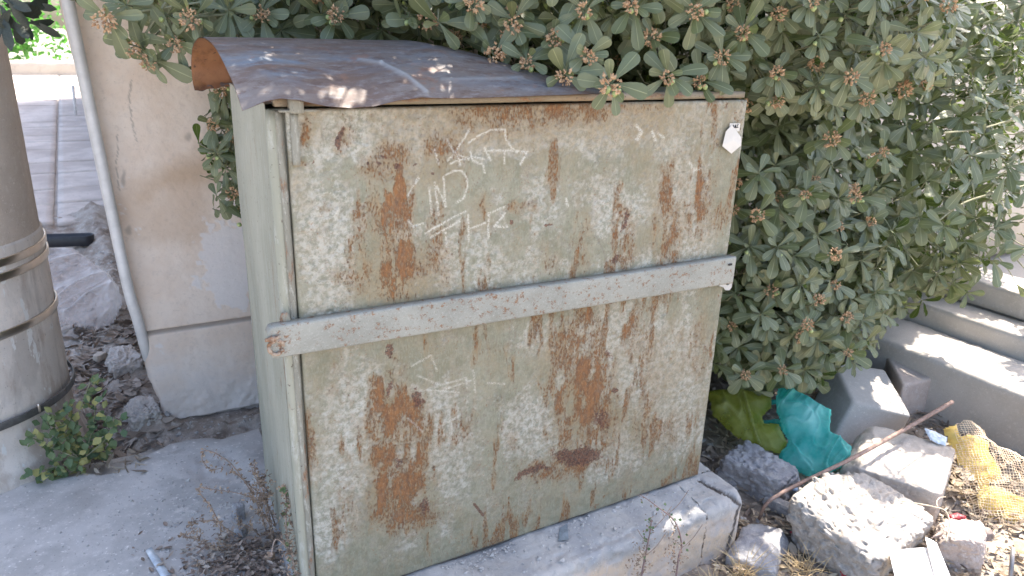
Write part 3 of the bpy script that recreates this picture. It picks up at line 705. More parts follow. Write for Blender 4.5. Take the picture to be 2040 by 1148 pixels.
c = at(568, 638, Y=-.014)
V, F = tube([(c[0], -.008, c[2]-.02), (c[0], -.010, c[2]+.004), (c[0], -.014, c[2]+.014), (c[0]+.002, -.02, c[2]+.016)], [.012, .012, .009, .004], 10); V[:, 1] = -.02+(V[:, 1]+.02)*.6
put('lug', V, F, m_trim, cab)
# right hand lug with its hole, slot at the bar's end
c = at(1449, 563, Y=-.036); c0 = at(1430, 556, Y=-.036)
bm = bmesh.new()
out = [(-.030, .016), (.016, .022), (.024, .016), (.024, -.020), (.016, -.028), (.0, -.026), (-.012, -.014), (-.030, -.008)]
hole = [(.005+.0065*math.cos(a), -.004+.0065*math.sin(a)) for a in np.linspace(0, 2*np.pi, 16, endpoint=False)]
vo = [bm.verts.new((c[0]+x, -.034, c[2]+z)) for x, z in out]; vh = [bm.verts.new((c[0]+x, -.034, c[2]+z)) for x, z in hole]
ed = [bm.edges.new((vo[i], vo[(i+1) % len(vo)])) for i in range(len(vo))]+[bm.edges.new((vh[i], vh[(i+1) % 16])) for i in range(16)]
bmesh.ops.triangle_fill(bm, edges=ed, use_beauty=True)
Vb = np.array([v_.co[:] for v_ in bm.verts]); bm.verts.index_update(); Fb = [[v_.index for v_ in f.verts] for f in bm.faces]; bm.free()
lug = put('hasp_plate', Vb, Fb, mat_metal_paint('galvanised_lug', (.40, .38, .35), (.48, .46, .43), .55, .68), bar, smooth=False)
lug.modifiers.new('thickness', 'SOLIDIFY').thickness = .004
c = at(1455, 527, Y=-.04)
V, F = rbox((c[0]-.011, -.0422, c[2]-.003), (c[0]+.006, -.0398, c[2]+.0035), .0028, .003); put('slot', V, F, mat_plain('slot_painted_shade', (.05, .04, .035), .9), bar)  # solid dark box, the shade inside the slot hole put into its colour

# ---- sticker on the door
m_paper = mat_plain('white_sticker', (.58, .54, .49), .6, var=.06, scale=14, bump=.2, dist=.002)
def quad3(pts, y0, bulge=.0, n=10):
    """a curled flap spanned between four corners"""
    a, b_, c, d = [np.array(q, float) for q in pts]; u = np.linspace(0, 1, n); U, Vv = np.meshgrid(u, u, indexing='ij')
    P = (a*(1-U[..., None])+b_*U[..., None])*(1-Vv[..., None])+(d*(1-U[..., None])+c*U[..., None])*Vv[..., None]
    P[..., 1] -= bulge*(np.sin(U*np.pi)*.4+Vv**2)
    return P.reshape(-1, 3), gridF(n, n)
stk = thing('sticker', 'small white half-peeled sticker at the top right of the cabinet door', 'sticker', tuple(at(1458, 275, Y=-.016)))
q = [at(1454, 246, Y=-.0145), at(1475, 246, Y=-.0145), at(1473, 262, Y=-.0145), at(1452, 262, Y=-.0145)]
put('label_base', *quad3(q, 0, .0, 3), m_paper, stk)
tc = bpy.data.curves.new('lettering', 'FONT'); tc.body = 'ΑΔΣ'; tc.size = .0125; tc.align_x = 'CENTER'; tc.extrude = .0002; tc.offset = .0003
to = bpy.data.objects.new('lettering_source', tc); COL.objects.link(to)
dg = bpy.context.evaluated_depsgraph_get(); lm = bpy.data.meshes.new_from_object(to.evaluated_get(dg)); bpy.data.objects.remove(to)
lm.materials.clear(); lm.materials.append(mat_plain('black_print', (.03, .03, .035), .6, bump=0)); lm.name = 'lettering'
lo_ = bpy.data.objects.new('lettering', lm); COL.objects.link(lo_); lo_.parent = stk
pos = at(1465, 255, Y=-.0162); lo_.location = pos-ORG[stk.name]; lo_.rotation_euler = (math.pi/2, 0, 0)
fl = [at(1446, 262, Y=-.018), at(1458, 249, Y=-.018), at(1477, 274, Y=-.018), at(1474, 290, Y=-.018), at(1455, 306, Y=-.018), at(1437, 291, Y=-.018)]
Pf = np.array(fl); cc = Pf.mean(0); Vv_ = [cc+np.array([0, -.006, 0])]; 
for k in range(6):
    Vv_.append(Pf[k]+np.array([0, -.004*(k in (3, 4, 5)), 0]))
put('peeled_flap', Vv_, [[0, k+1, (k+1) % 6+1] for k in range(6)], m_paper, stk, smooth=False)

# ---- bent sheet metal roof lying on the cabinet
roof = thing('roof_sheet', 'bent rusty blue-grey sheet of metal lying over the top of the cabinet', 'metal sheet', (.3, .25, H+.02))
nu, nv = 260, 150
xs = np.linspace(0, 1, nu); ss = np.linspace(0, 1, nv)
fe_px = [(485, 219), (505, 211), (530, 201), (560, 195), (600, 199), (650, 210), (700, 215), (745, 212), (800, 199), (840, 193), (900, 195), (1000, 193), (1100, 190), (1188, 187)]
fe = np.array([at(x, y, Y=-.055) for x, y in fe_px])
xl = np.interp(xs, [0, 1], [-.092, .765])
zf = np.interp(xl, fe[:, 0], fe[:, 2])
prof_y = np.array([-.055, 0., .08, .18, .28, .38, .47, .55, .605, .612, .59])
prof_z = np.array([0, .30, .58, .84, .97, 1.0, .93, .74, .36, .0, -.18])
tt = np.linspace(0, 1, len(prof_y))
pts = smooth_path(np.stack([prof_y, prof_z, 0*prof_y], 1), nv)
zr = np.interp(xl, [-.1, .42, .55, .66, .78], [1.378, 1.383, 1.362, 1.330, 1.300])
P = np.zeros((nu, nv, 3))
for i in range(nu):
    P[i, :, 0] = xl[i]; P[i, :, 1] = pts[:, 0]
    fr = np.clip(pts[:, 0]/.38, -.15, 1)
    zb = zf[i] if True else 0
    zlo = np.where(np.arange(nv) < nv*.5, zb, 1.268)
    P[i, :, 2] = zlo+(zr[i]-zlo)*pts[:, 1]
P[:, :, 1] += np.interp(xl, [-.1, -.03, .05], [-.0, .004, 0])[:, None]
PF = P.reshape(-1, 3); QX = PF*np.array([1, 1, 0])
PP = project(PF); PX, PY = PP[:, 0], PP[:, 1]
crease = np.exp(-(dseg(PX, PY, [(760, 125), (810, 150), (850, 182)])/4.)**2)+.7*np.exp(-(dseg(PX, PY, [(715, 118), (760, 125)])/4.)**2)+.5*np.exp(-(dseg(PX, PY, [(880, 158), (1040, 154)])/3)**2)
PF[:, 2] += .0035*fbm(QX, .3, 3, 7)+.0010*fbm(QX, .04, 3, 8)+.004*crease
# torn bottom edge of the back flap
tail = (np.tile(ss, nu) > .9)
PF[:, 2] += tail*.02*fbm(QX, .05, 3, 9)
mt, t, p = M_new('weathered_sheet_metal'); b = NB(t)
st = (.35, 1, 1)
c1 = b.mix(b.ramp(b.noise(9, 6, .68, .5, stretch=st), .40, .60), (.14, .092, .072), (.175, .145, .13))
blue = b.math('MULTIPLY', b.attr('blue'), b.ramp(b.noise(22, 6, .7, stretch=st), .38, .62))
blue = b.math('MULTIPLY', blue, .8)
c1 = b.mix(blue, c1, (.14, .185, .235))
c1 = b.mix(b.math('MULTIPLY', b.ramp(b.noise(70, 6, .75, stretch=st), .5, .66), .5), c1, (.27, .25, .25))
c1 = b.mix(b.math('MULTIPLY', b.ramp(b.noise(48, 6, .75, stretch=st), .52, .64), .75), c1, (.10, .062, .05))
c1 = b.mix(b.math('MULTIPLY', b.ramp(b.noise(14, 5, .7), .56, .68), .55), c1, (.25, .13, .085))
c1 = b.mix(b.attr('line'), c1, (.36, .37, .37))
b.l(c1, p.inputs['Base Color']); b.l(b.ramp(b.noise(30, 4, .6), .3, .7, .5, .75), p.inputs['Roughness'])
b.l(b.bump(b.noise(60, 6, .7, stretch=st), .4, .0015), p.inputs['Normal'])
bl = np.clip(mx(blob(PX, PY, 540, 125, 130, 40, 8, .9), .6*blob(PX, PY, 700, 120, 120, 30, 0, .9), .45*blob(PX, PY, 820, 110, 120, 60, 0, .9), .5*blob(PX, PY, 1050, 165, 140, 20, 0, .9))+.3*fbm(QX, .1, 4, 3), 0, 1)
put('sheet_top', PF, gridF(nu, nv), mt, roof, attrs=dict(blue=bl, line=np.clip(.6*crease, 0, 1)))
m_under = mat_metal_paint('rusted_underside', (.26, .12, .06), (.34, .17, .08), .45, .62, (1, .3, 1), 12, .3, (.38, .2, .1))
cen = np.array([0, .28, 1.1]); d = PF*np.array([0, 1, 1])-cen; d /= np.linalg.norm(d, axis=1, keepdims=True)
sub = PF.reshape(nu, nv, 3)[::4, ::3]; ds = d.reshape(nu, nv, 3)[::4, ::3]
sub = sub-.0022*ds
put('sheet_underside', sub.reshape(-1, 3), gridF(sub.shape[0], sub.shape[1])[:, ::-1], m_under, roof)

# ================================================================== SHRUB
m_leaf = mat_leaf()
def leaf_template(k, nvx=9, prof='obovate'):
    r = np.random.default_rng(100+k)
    t = np.array([0, .13, .3, .48, .65, .79, .90, .97, 1.]) if prof == 'obovate' else np.linspace(0, 1, nvx)
    if prof == 'obovate':
        w_ = np.interp(t, [0, .1, .25, .45, .62, .78, .9, .97, 1], [.014, .020, .060, .118, .160, .186, .165, .108, .045])
    elif prof == 'ovate':
        w_ = np.interp(t, [0, .12, .2, .35, .5, .7, .88, 1], [.015, .02, .22, .33, .34, .26, .12, .01])
    else:
        w_ = np.interp(t, [0, .1, .3, .55, .8, .93, 1], [.012, .03, .075, .10, .10, .07, .012])
    w_ = w_*r.uniform(.82, 1.22)
    droop = r.uniform(.02, .26); fold = r.uniform(-.15, .45); wave = r.uniform(.0, .035); ph = r.uniform(0, 6); side = r.uniform(-.07, .07); curl = r.uniform(0, .12)*(r.random() < .4)
    V = []; UVs = []
    for i, tt_ in enumerate(t):
        for sgn, u in ((-1, 0), (-.5, .25), (0, .5), (.5, .75), (1, 1)):
            y = sgn*w_[i]
            z = -droop*tt_**2+fold*abs(y)*(1-.3*tt_)-(abs(sgn) == 1)*curl*w_[i]*2+wave*math.sin(9*tt_+ph+sgn)*abs(sgn)
            V.append((tt_*(1-.12*droop), y+side*tt_**2, z)); UVs.append((u, tt_))
    return np.array(V), gridF(nvx, 5)[:, ::-1], np.array(UVs)
NVAR = 24
TPL = [leaf_template(k) for k in range(NVAR)]
class Leaves:
    def __init__(s): s.p = []; s.fr = []; s.L = []; s.var = []; s.r = []; s.y = []; s.rid = []
    def add(s, p, d, n, L, rid, young=0., r=None):
        d = unit(d); n = n-(n@d)*d; n = unit(n); y = np.cross(n, d)
        s.p.append(p); s.fr.append(np.stack([d, y, n], 1)); s.L.append(L); s.var.append(int(rng.integers(NVAR)))
        s.r.append(float(rng.random()) if r is None else r); s.y.append(young); s.rid.append(rid)
def rand_perp(a):
    b_ = np.cross(a, rng.normal(size=3)); return unit(b_)
def rosette(Lv, c, a, rid, n=None, L=.085, young=None, back=True):
    a = unit(a); b_ = rand_perp(a); c2 = np.cross(a, b_)
    n = n or int(rng.integers(8, 13)); y = (rng.random() < .07)*.8 if young is None else young
    ph = rng.uniform(0, 6.28)
    for k in range(n):
        f = k/(n-1); phi = ph+k*2.39996+rng.normal(0, .15)
        th = math.radians(38+f*62+rng.normal(0, 9))
        rad = math.cos(phi)*b_+math.sin(phi)*c2
        d = math.cos(th)*a+math.sin(th)*rad
        d = unit(d+np.array([0, 0, -.16-.18*f]))
        nn = a*math.sin(th)-rad*math.cos(th)+rng.normal(0, .16, 3)+np.array([0, 0, .25])
        ll = L*(.52+.55*f**.6)*rng.uniform(.82, 1.15)
        Lv.add(c-a*.012*f+d*.002, d, nn, ll, rid, y*(1-.6*f), None)
# ellipsoids of the crown
ELL = [((2.08, .80, .78), (.78, .70, .84), 1.26), ((1.15, .66, 1.74), (1.0, .74, .50), 1.0), ((.35, 1.0, 1.66), (.75, .34, .36), 1.0), ((2.80, .52, .98), (.62, .62, .72), 1.2), ((1.75, .5, 1.55), (.8, .62, .5), 1.), ((.05, .93, .95), (.17, .20, .40), .8),
       ((1.5, .70, 2.3), (1.6, .95, .38), 1.15), ((3.35, .85, 1.0), (.62, .62, .85), 1.), ((2.6, .95, .7), (1.1, .3, .8), 1.1), ((2.02, .42, .42), (.60, .36, .42), 1.08), ((3.02, .18, .72), (.48, .36, .36), 1.15), ((3.35, .7, 1.5), (.65, .6, .6), 1.1)]
def inside(P, k, s_=1.):
    c, r_, _ = ELL[k]; return (((P-np.array(c))/(np.array(r_)*s_))**2).sum(-1) < 1
Lv = Leaves(); RC = []   # rosette records: centre, axis
cell = {}
def far_enough(p, dmin):
    k = tuple(np.floor(p/dmin).astype(int))
    for dx in (-1, 0, 1):
        for dy in (-1, 0, 1):
            for dz in (-1, 0, 1):
                for q in cell.get((k[0]+dx, k[1]+dy, k[2]+dz, round(dmin, 3)), []):
                    if np.sum((p-q)**2) < dmin*dmin: return False
    cell.setdefault((*k, round(dmin, 3)), []).append(p); return True
# hand placed sprigs: survey x, y, depth plane Y, cluster size, berries
HAND = [(848, 38, .34, 1.2, 0), (957, 34, .30, 1.1, 0), (908, 72, .42, .7, 0), (985, 108, .16, 1.1, 0), (1102, 76, .10, .9, 2), (1217, 166, -.075, 1.15, 5), (1125, 148, .0, .6, 0), (1050, 120, .1, .4, 1), (1170, 110, .0, .5, 0), (1010, 70, .2, .6, 0), (1300, 72, .06, .9, 1), (1395, 160, .02, .35, 2), (1330, 150, -.03, .5, 2), (1440, 110, .0, .6, 1),
        (640, 30, .55, .0, 1), (760, 60, .6, 0, 0), (1020, 20, .2, .5, 0), (1165, 20, .05, .6, 1), (1260, 10, .0, .7, 1), (1385, 20, -.02, .6, 1), (1480, 60, .0, .5, 1),
        (385, 32, .62, 1.1, 1), (212, 34, .66, 1.3, 0), (300, 120, .68, .6, 1), (268, 92, .70, .6, 0), (455, 20, .62, 0, 0), (520, 25, .62, .6, 1), (330, 30, .7, .0, 1), (560, 60, .66, .0, 0), (470, 60, .68, 0, 0), (350, 85, .66, .5, 0), (250, 10, .7, 0, 0), (600, 30, .7, 0, 0),
        (448, 212, .86, 0, 0), (425, 246, .86, .4, 0), (462, 268, .84, .5, 0), (455, 300, .84, 0, 0), (448, 335, .84, 0, 0), (470, 385, .82, .9, 0), (478, 345, .84, 0, 0), (440, 180, .84, .2, 0), (470, 240, .9, 0, 0), (480, 420, .82, .2, 0), (470, 310, .88, 0, 0),
        (1512, 345, .05, .0, 0), (1657, 275, .02, 1.2, 0), (1705, 390, .03, .9, 3), (1605, 385, .05, .3, 1), (1510, 425, .05, .8, 0), (1800, 178, .02, 1.3, 0), (1755, 590, -.02, 1.2, 1), (1610, 645, .02, .8, 1), (1485, 745, .12, .5, 0), (1840, 690, -.06, 1.3, 0), (1665, 505, .03, .9, 0), (1560, 735, .06, .4, 0), (1760, 300, .03, .3, 1),
        (1960, 130, .2, .8, 0), (1880, 450, -.03, .4, 1), (1990, 400, .1, .6, 4), (1690, 700, .0, .3, 0)]
for (x, y, Yp, cs, nb) in HAND:
    c = at(x, y, Y=Yp); tocam = unit(CAM-c)
    a = unit(tocam+np.array([0, 0, .28])+rng.normal(0, .18, 3))
    if x < 400: a = unit(tocam+np.array([-.5, 0, -.1])+rng.normal(0, .2, 3))
    if 400 <= x < 490 and y > 170: a = unit(tocam+np.array([-1.1, 0, .1])+rng.normal(0, .25, 3))
    RC.append([c, a, cs, nb, .092 if y < 250 else .085, True])
    far_enough(c, .088)
for k, (c, r_, ls) in enumerate(ELL):
    c = np.array(c); r_ = np.array(r_); n_ = {0: 1500, 1: 1300, 2: 430, 3: 1100, 4: 900, 5: 90, 6: 1700, 7: 800, 8: 900, 9: 700, 10: 500, 11: 700}[k]
    for it in range(n_*4):
        d = unit(rng.normal(size=3)); s_ = rng.choice([1.0, .9, .78, .6], p=[.36, .26, .22, .16])*rng.uniform(.94, 1.04)
        s_ *= 1+.10*float(vn((c+d*r_)[None], .28, 5)[0])
        p = c+d*r_*s_
        if p[2] < -.02 or p[1] > 1.24 and k != 6: continue
        if any(kk != k and inside(p, kk, .74) for kk in range(len(ELL))): continue
        if p[1] < D+.06 and -.1 < p[0] < W+.03 and p[2] < H+.17: continue
        if not far_enough(p, .086 if k != 6 else .088): continue
        nrm = unit(d/r_); a = unit(nrm*.9+np.array([0, 0, .45])+rng.normal(0, .32, 3)+unit(CAM-p)*.25)
        RC.append([p, a, (rng.random() < .40)*rng.uniform(.3, 1.0) if s_ > .86 else 0, int(rng.choice([0, 0, 0, 1, 2])) if s_ > .85 else 0, .080*ls*rng.uniform(.85, 1.15), False])
# where the photograph shows no leaves (survey polygons): roof, door, wall, floor
NOLEAF = [[(380, 60), (400, 76), (830, 80), (880, 92), (960, 122), (1060, 140), (1120, 165), (1190, 190), (1190, 260), (480, 230), (380, 170)],
          [(470, 200), (1185, 235), (1225, 258), (1400, 240), (1500, 215), (1470, 330), (1463, 500), (1400, 930), (600, 1200), (500, 700)],
          [(120, 0), (150, 60), (230, 115), (300, 165), (370, 180), (400, 150), (440, 130), (385, 240), (400, 330), (430, 440), (500, 440), (500, 800), (100, 800), (100, 0)]]
LOW = [(1380, 640), (1415, 745), (1450, 765), (1500, 790), (1560, 800), (1610, 812), (1660, 795), (1700, 798), (1745, 812), (1760, 770), (1800, 745), (1860, 742), (1875, 690), (1895, 668), (1925, 640), (1990, 625), (2060, 660), (2060, 1300), (1380, 1300)]
for i, (c, a, cs, nb, L, hand) in enumerate(RC): rosette(Lv, c, a, i, L=L, n=9 if hand else None)
p_ = np.array(Lv.p); fr = np.array(Lv.fr); L_ = np.array(Lv.L); var = np.array(Lv.var); rr_ = np.array(Lv.r); yy_ = np.array(Lv.y); rid = np.array(Lv.rid)
hand = np.array([RC[i][5] for i in rid])
mid_ = p_+fr[:, :, 0]*L_[:, None]*.55; tip_ = p_+fr[:, :, 0]*L_[:, None]
def sheet_z(Q): return 1.262+(np.interp(Q[:, 0], [-.1, .42, .55, .66, .78], [1.378, 1.383, 1.362, 1.330, 1.300])-1.262)*np.interp(Q[:, 1], prof_y[:9], prof_z[:9])
def bad(Q, strict=True):
    q = project(Q); x, y = q[:, 0], q[:, 1]
    front_roof = (Q[:, 1] < .52)
    b_ = (inpoly(x, y, NOLEAF[0]) & front_roof) if strict else np.zeros(len(Q), bool)
    b_ |= inpoly(x, y, NOLEAF[1]) & (Q[:, 1] < .03)
    b_ |= inpoly(x, y, NOLEAF[2]) & (x < 500)
    b_ |= inpoly(x, y, LOW) & (Q[:, 1] < 1.5)
    b_ |= (Q[:, 1] > .02) & (Q[:, 1] < D+.02) & (Q[:, 0] > -.06) & (Q[:, 0] < W+.02) & (Q[:, 2] < H+.03) # inside cabinet
    b_ |= (Q[:, 2] < sheet_z(Q)+.006) & (Q[:, 0] > -.1) & (Q[:, 0] < .78) & (Q[:, 1] > -.06) & (Q[:, 1] < .62) & (Q[:, 2] > 1.2)
    b_ |= (Q[:, 1] > 1.26) & (Q[:, 0] > -.4) & (Q[:, 0] < 2.3) & (Q[:, 2] < 3.5)
    return b_
drop = np.where(hand, bad(mid_, False) | bad(tip_, False)*(p_[:, 1] > .0)*(p_[:, 0] < .8), bad(mid_) | bad(tip_) | bad(p_))
# places the sun reaches in the photograph: prune the crown along those rays
def ray_d(Q, P0):
    v_ = Q-P0; t = v_@SUND; return np.where(t > 0, np.linalg.norm(v_-t[:, None]*SUND, axis=1), 9)
SUNSPOT = [(tuple(at(x, y, z=zz)), r_) for x, y, zz, r_ in [(1760, 930, -.1, .12), (1850, 960, -.1, .13), (1690, 1060, -.12, .12), (1760, 1100, -.12, .12), (1840, 1120, -.18, .13), (1930, 880, -.1, .13), (2000, 960, -.12, .14), (1950, 1080, -.15, .14), (1790, 790, -.02, .10), (1800, 820, -.05, .07), (1770, 760, 0, .08), (1830, 720, .02, .08),
            (1640, 890, -.1, .05), (1560, 870, -.1, .03), (1590, 930, -.12, .03), (1650, 1010, -.1, .07), (1560, 1100, -.2, .09), (1480, 1140, -.2, .06), (1620, 1130, -.2, .1), (2030, 1130, -.2, .15), (1950, 730, .08, .14), (1880, 690, .08, .14), (2020, 780, .08, .12), (1980, 655, .18, .1), (1350, 1045, -.0, .07), (1310, 1060, -.0, .06), (1400, 1030, -.01, .045), (1270, 1085, 0, .04), (870, 172, 1.29, .030), (890, 168, 1.30, .030), (852, 160, 1.30, .03), (700, 160, 1.33, .024), (688, 188, 1.28, .028), (712, 190, 1.28, .024), (745, 190, 1.28, .024), (640, 160, 1.31, .024), (610, 163, 1.31, .022), (490, 180, 1.29, .022), (566, 178, 1.28, .018), (770, 150, 1.31, .02), (1000, 160, 1.31, .006), (760, 160, 1.31, .006), (1560, 780, -.1, .012), (1600, 810, -.12, .010), (1870, 170, .9, .0), (1480, 880, -.2, .01)]]
for P0, r_ in SUNSPOT: drop |= (ray_d(mid_, np.array(P0)) < r_)
keepm = ~drop
p_, fr, L_, var, rr_, yy_, rid, mid_ = [a_[keepm] for a_ in (p_, fr, L_, var, rr_, yy_, rid, mid_)]
# which leaves show largest: a coarse depth buffer over the view
samp = np.concatenate([p_+fr[:, :, 0]*L_[:, None]*f+fr[:, :, 1]*(L_*g_)[:, None] for f, g_ in ((.35, 0), (.55, .1), (.55, -.1), (.75, .12), (.75, -.12), (.75, 0), (.93, 0), (.55, 0))])
q = project(samp); gx = (q[:, 0]/9).astype(int); gy = (q[:, 1]/9).astype(int); ok = (gx >= 0) & (gx < 227) & (gy >= 0) & (gy < 128) & (q[:, 2] > .2)
zb = np.full((227, 128), 1e9); np.minimum.at(zb, (gx[ok], gy[ok]), q[ok, 2])
vis = np.zeros(len(samp)); vis[ok] = q[ok, 2] < zb[gx[ok], gy[ok]]+.012
blocked = (inpoly(q[:, 0], q[:, 1], [(470, 200), (1480, 200), (1390, 940), (600, 1148), (520, 900)]) & (samp[:, 1] > .02)) | (inpoly(q[:, 0], q[:, 1], [(400, 80), (830, 84), (1180, 185), (480, 215)]) & (samp[:, 1] > .5))
vis[blocked] = 0
vis = vis.reshape(8, -1).mean(0)
facing = np.abs(np.einsum('ij,ij->i', fr[:, :, 2], (CAM-mid_)/np.linalg.norm(CAM-mid_, axis=1, keepdims=True)))
score = vis*(L_/np.linalg.norm(CAM-mid_, axis=1))**2*(.25+facing)
first = set(np.argsort(-score)[:300].tolist())
shrub = thing('evergreen_shrub', 'large glossy evergreen shrub with green berries hanging over the cabinet and rubble', 'shrub', (2.0, .95, -.2))
SO = ORG[shrub.name]
LM = []
for k in range(NVAR):
    V, F, UVs = TPL[k]
    LM.append(mesh('leaf_blade', V, F, m_leaf, True, dict(rnd=np.full(len(V), (k*.618) % 1), young=np.full(len(V), .0)), UVs))
LMY = mesh('young_leaf_blade', TPL[3][0], TPL[3][1], m_leaf, True, dict(rnd=np.full(45, .5), young=np.full(45, .75)), TPL[3][2])
for i in first:
    o = bpy.data.objects.new('leaf', LMY if yy_[i] > .3 else LM[var[i]]); COL.objects.link(o); o.parent = shrub
    Mx = np.eye(4); Mx[:3, :3] = fr[i]*L_[i]; Mx[:3, 3] = p_[i]-SO
    o.matrix_local = Matrix(Mx.tolist())
rest = np.array([i for i in range(len(p_)) if i not in first])
VV, FF, RR, YY, UU, off = [], [], [], [], [], 0
for k in range(NVAR):
    ids = rest[var[rest] == k]; V, F, UVs = TPL[k]; n_ = len(V)
    if not len(ids): continue
    P = np.einsum('nij,mj->nmi', fr[ids]*L_[ids][:, None, None], V)+p_[ids][:, None]
    VV.append(P.reshape(-1, 3)); FF.append((F[None]+(np.arange(len(ids))*n_)[:, None, None]).reshape(-1, 4)+off); off += len(ids)*n_
    RR.append(np.repeat(rr_[ids], n_)); YY.append(np.repeat(yy_[ids], n_)); UU.append(np.tile(UVs, (len(ids), 1)))
put('foliage', np.concatenate(VV), np.concatenate(FF), m_leaf, shrub, attrs=dict(rnd=np.concatenate(RR), young=np.concatenate(YY)), uv=np.concatenate(UU), kind='stuff')
print('leaves', len(p_))
# twigs behind every rosette, limbs from the ground
m_twig = mat_plain('grey_brown_twig', (.19, .15, .11), .8, var=.3, scale=60, bump=.4)
m_gtwig = mat_plain('green_twig', (.26, .25, .15), .7, var=.25, scale=60)
used = set(rid.tolist()); tw = []
for i in used:
    c, a = RC[i][0], RC[i][1]
    if c[1] < .62 and c[0] < W+.05 and c[2] < H+.25: L = .05
    else: L = .12
    e = c-a*L+np.array([0, .03, .02]) 
    if bad(e[None])[0]: continue
    tw.append(tube([c, c-a*L*.5+rng.normal(0, .004, 3), e], [.0016, .0022, .0028], 5, cap=False))
# visible twigs of the branch in front of the wall
for pts in ([(560, 20, .72), (440, 30, .68), (385, 34, .64)], [(520, -10, .72), (400, 5, .7), (300, 20, .7), (215, 34, .66)], [(330, 5, .7), (295, 60, .69), (280, 85, .7), (300, 118, .68)], [(500, 0, .75), (470, 40, .7), (400, 80, .68)], [(2040, 230, .2), (1960, 255, .1), (1880, 265, .05)], [(1870, 440, 0), (1930, 400, .05), (2040, 370, .1)]):
    tw.append(tube(smooth_path([at(x, y, Y=Yp) for x, y, Yp in pts], 12), [.0035]*12, 6))
V, F = join(tw); put('twigs', V, F, m_gtwig, shrub, kind='stuff')
base = np.array([2.05, 1.0, -.22])
for tgt in ((2.0, .7, 1.2), (1.2, .75, 1.7), (2.8, .6, 1.1), (1.7, .6, 1.7), (.4, .98, 1.65), (2.3, .5, .6), (1.6, .8, .7)):
    tgt = np.array(tgt); a = base+rng.normal(0, .06, 3)*np.array([1, 1, 0]); mpt = (a+tgt)/2+np.array([0, .06, .12]); mpt[1] = min(max(mpt[1], D+.12), 1.2)
    if tgt[0] < 1.3: mpt = np.array([1.42, .9, 1.35])
    put('branch', *tube(smooth_path([a, mpt, tgt], 14), np.linspace(.018, .006, 14), 8), m_twig, shrub)
# seed clusters and berries
def cluster_mesh(k):
    r = np.random.default_rng(k); VV, FF, o = [], [], 0
    for j in range(46):
        d = unit(r.normal(size=3)); c = d*r.uniform(.45, 1)**.6*np.array([1, 1, .85])
        s_ = r.uniform(.15, .27); ax = unit(d+r.normal(0, .5, 3)); b_ = unit(np.cross(ax, r.normal(size=3))); c2 = np.cross(ax, b_)
        P = [c+ax*s_*1.3, c-ax*s_*.8, c+b_*s_*.7, c-b_*s_*.7, c+c2*s_*.55, c-c2*s_*.55]
        f = np.array([[0, 2, 4, 4], [0, 4, 3, 3], [0, 3, 5, 5], [0, 5, 2, 2], [1, 4, 2, 2], [1, 3, 4, 4], [1, 5, 3, 3], [1, 2, 5, 5]])[:, :3]
        VV += P; FF += (f+o).tolist(); o += 6
    return VV, FF
mt, t, p = M_new('dry_seed_husk'); b = NB(t)
c1 = b.mix(b.ramp(b.noise(2.2, 3, .6), .35, .65), (.50, .33, .19), (.32, .175, .09)); c1 = b.mix(b.ramp(b.noise(5, 3, .6), .55, .7), c1, (.66, .50, .33))
b.l(c1, p.inputs['Base Color']); p.inputs['Roughness'].default_value = .8
CLM = [mesh('seed_husks', *cluster_mesh(k), mt, False) for k in range(5)]
mt, t, p = M_new('green_berry'); b = NB(t)
b.l(b.mix(b.ramp(b.noise(1.2, 3, .5), .35, .65), (.27, .33, .12), (.36, .40, .18)), p.inputs['Base Color']); p.inputs['Roughness'].default_value = .45
bm = bmesh.new(); bmesh.ops.create_icosphere(bm, subdivisions=2, radius=1)
for v_ in bm.verts:
    if v_.co.z < -.9: v_.co.z -= .22
BM = bpy.data.meshes.new('berry_body'); bm.to_mesh(BM); bm.free(); BM.materials.append(mt); BM.polygons.foreach_set('use_smooth', [True]*len(BM.polygons))
cnt = {}
for i in rid: cnt[i] = cnt.get(i, 0)+1
nc = nbn = 0
order = sorted(used, key=lambda i: np.linalg.norm(RC[i][0]-CAM))
for i in order:
    c, a, cs, nb = RC[i][:4]
    if cnt.get(i, 0) < 4 and not RC[i][5]: continue
    q = project(c[None])[0]
    if not (-20 < q[0] < 2060 and -20 < q[1] < 900) or q[2] > 4.2: continue
    if inpoly(q[0], q[1], LOW): continue
    gx_, gy_ = int(np.clip(q[0]/9, 0, 226)), int(np.clip(q[1]/9, 0, 127))
    if q[2] > zb[gx_, gy_]+.10 and not RC[i][5]: continue
    tocam = unit(CAM-c)
    if cs > 0 and nc < 120:
        o = bpy.data.objects.new('seed_cluster', CLM[nc % 5]); COL.objects.link(o); o.parent = shrub; sc_s = .016+.011*cs
        o.location = c+a*.012*cs+tocam*.020+np.array([0, 0, -.006])-SO; o.scale = (sc_s,)*3; o.rotation_euler = tuple(rng.uniform(0, 6, 3)); nc += 1
    for _ in range(nb):
        if nbn > 110: break
        o = bpy.data.objects.new('berry', BM); COL.objects.link(o); o.parent = shrub; s_ = rng.uniform(.0062, .0082)
        off_ = rand_perp(tocam)*rng.uniform(.012, .028)+tocam*.02; off_[2] = -abs(off_[2])*.8-.004
        o.location = c+off_-SO; o.scale = (s_, s_, s_*1.08); o.rotation_euler = tuple(rng.normal(0, .4, 3)); nbn += 1

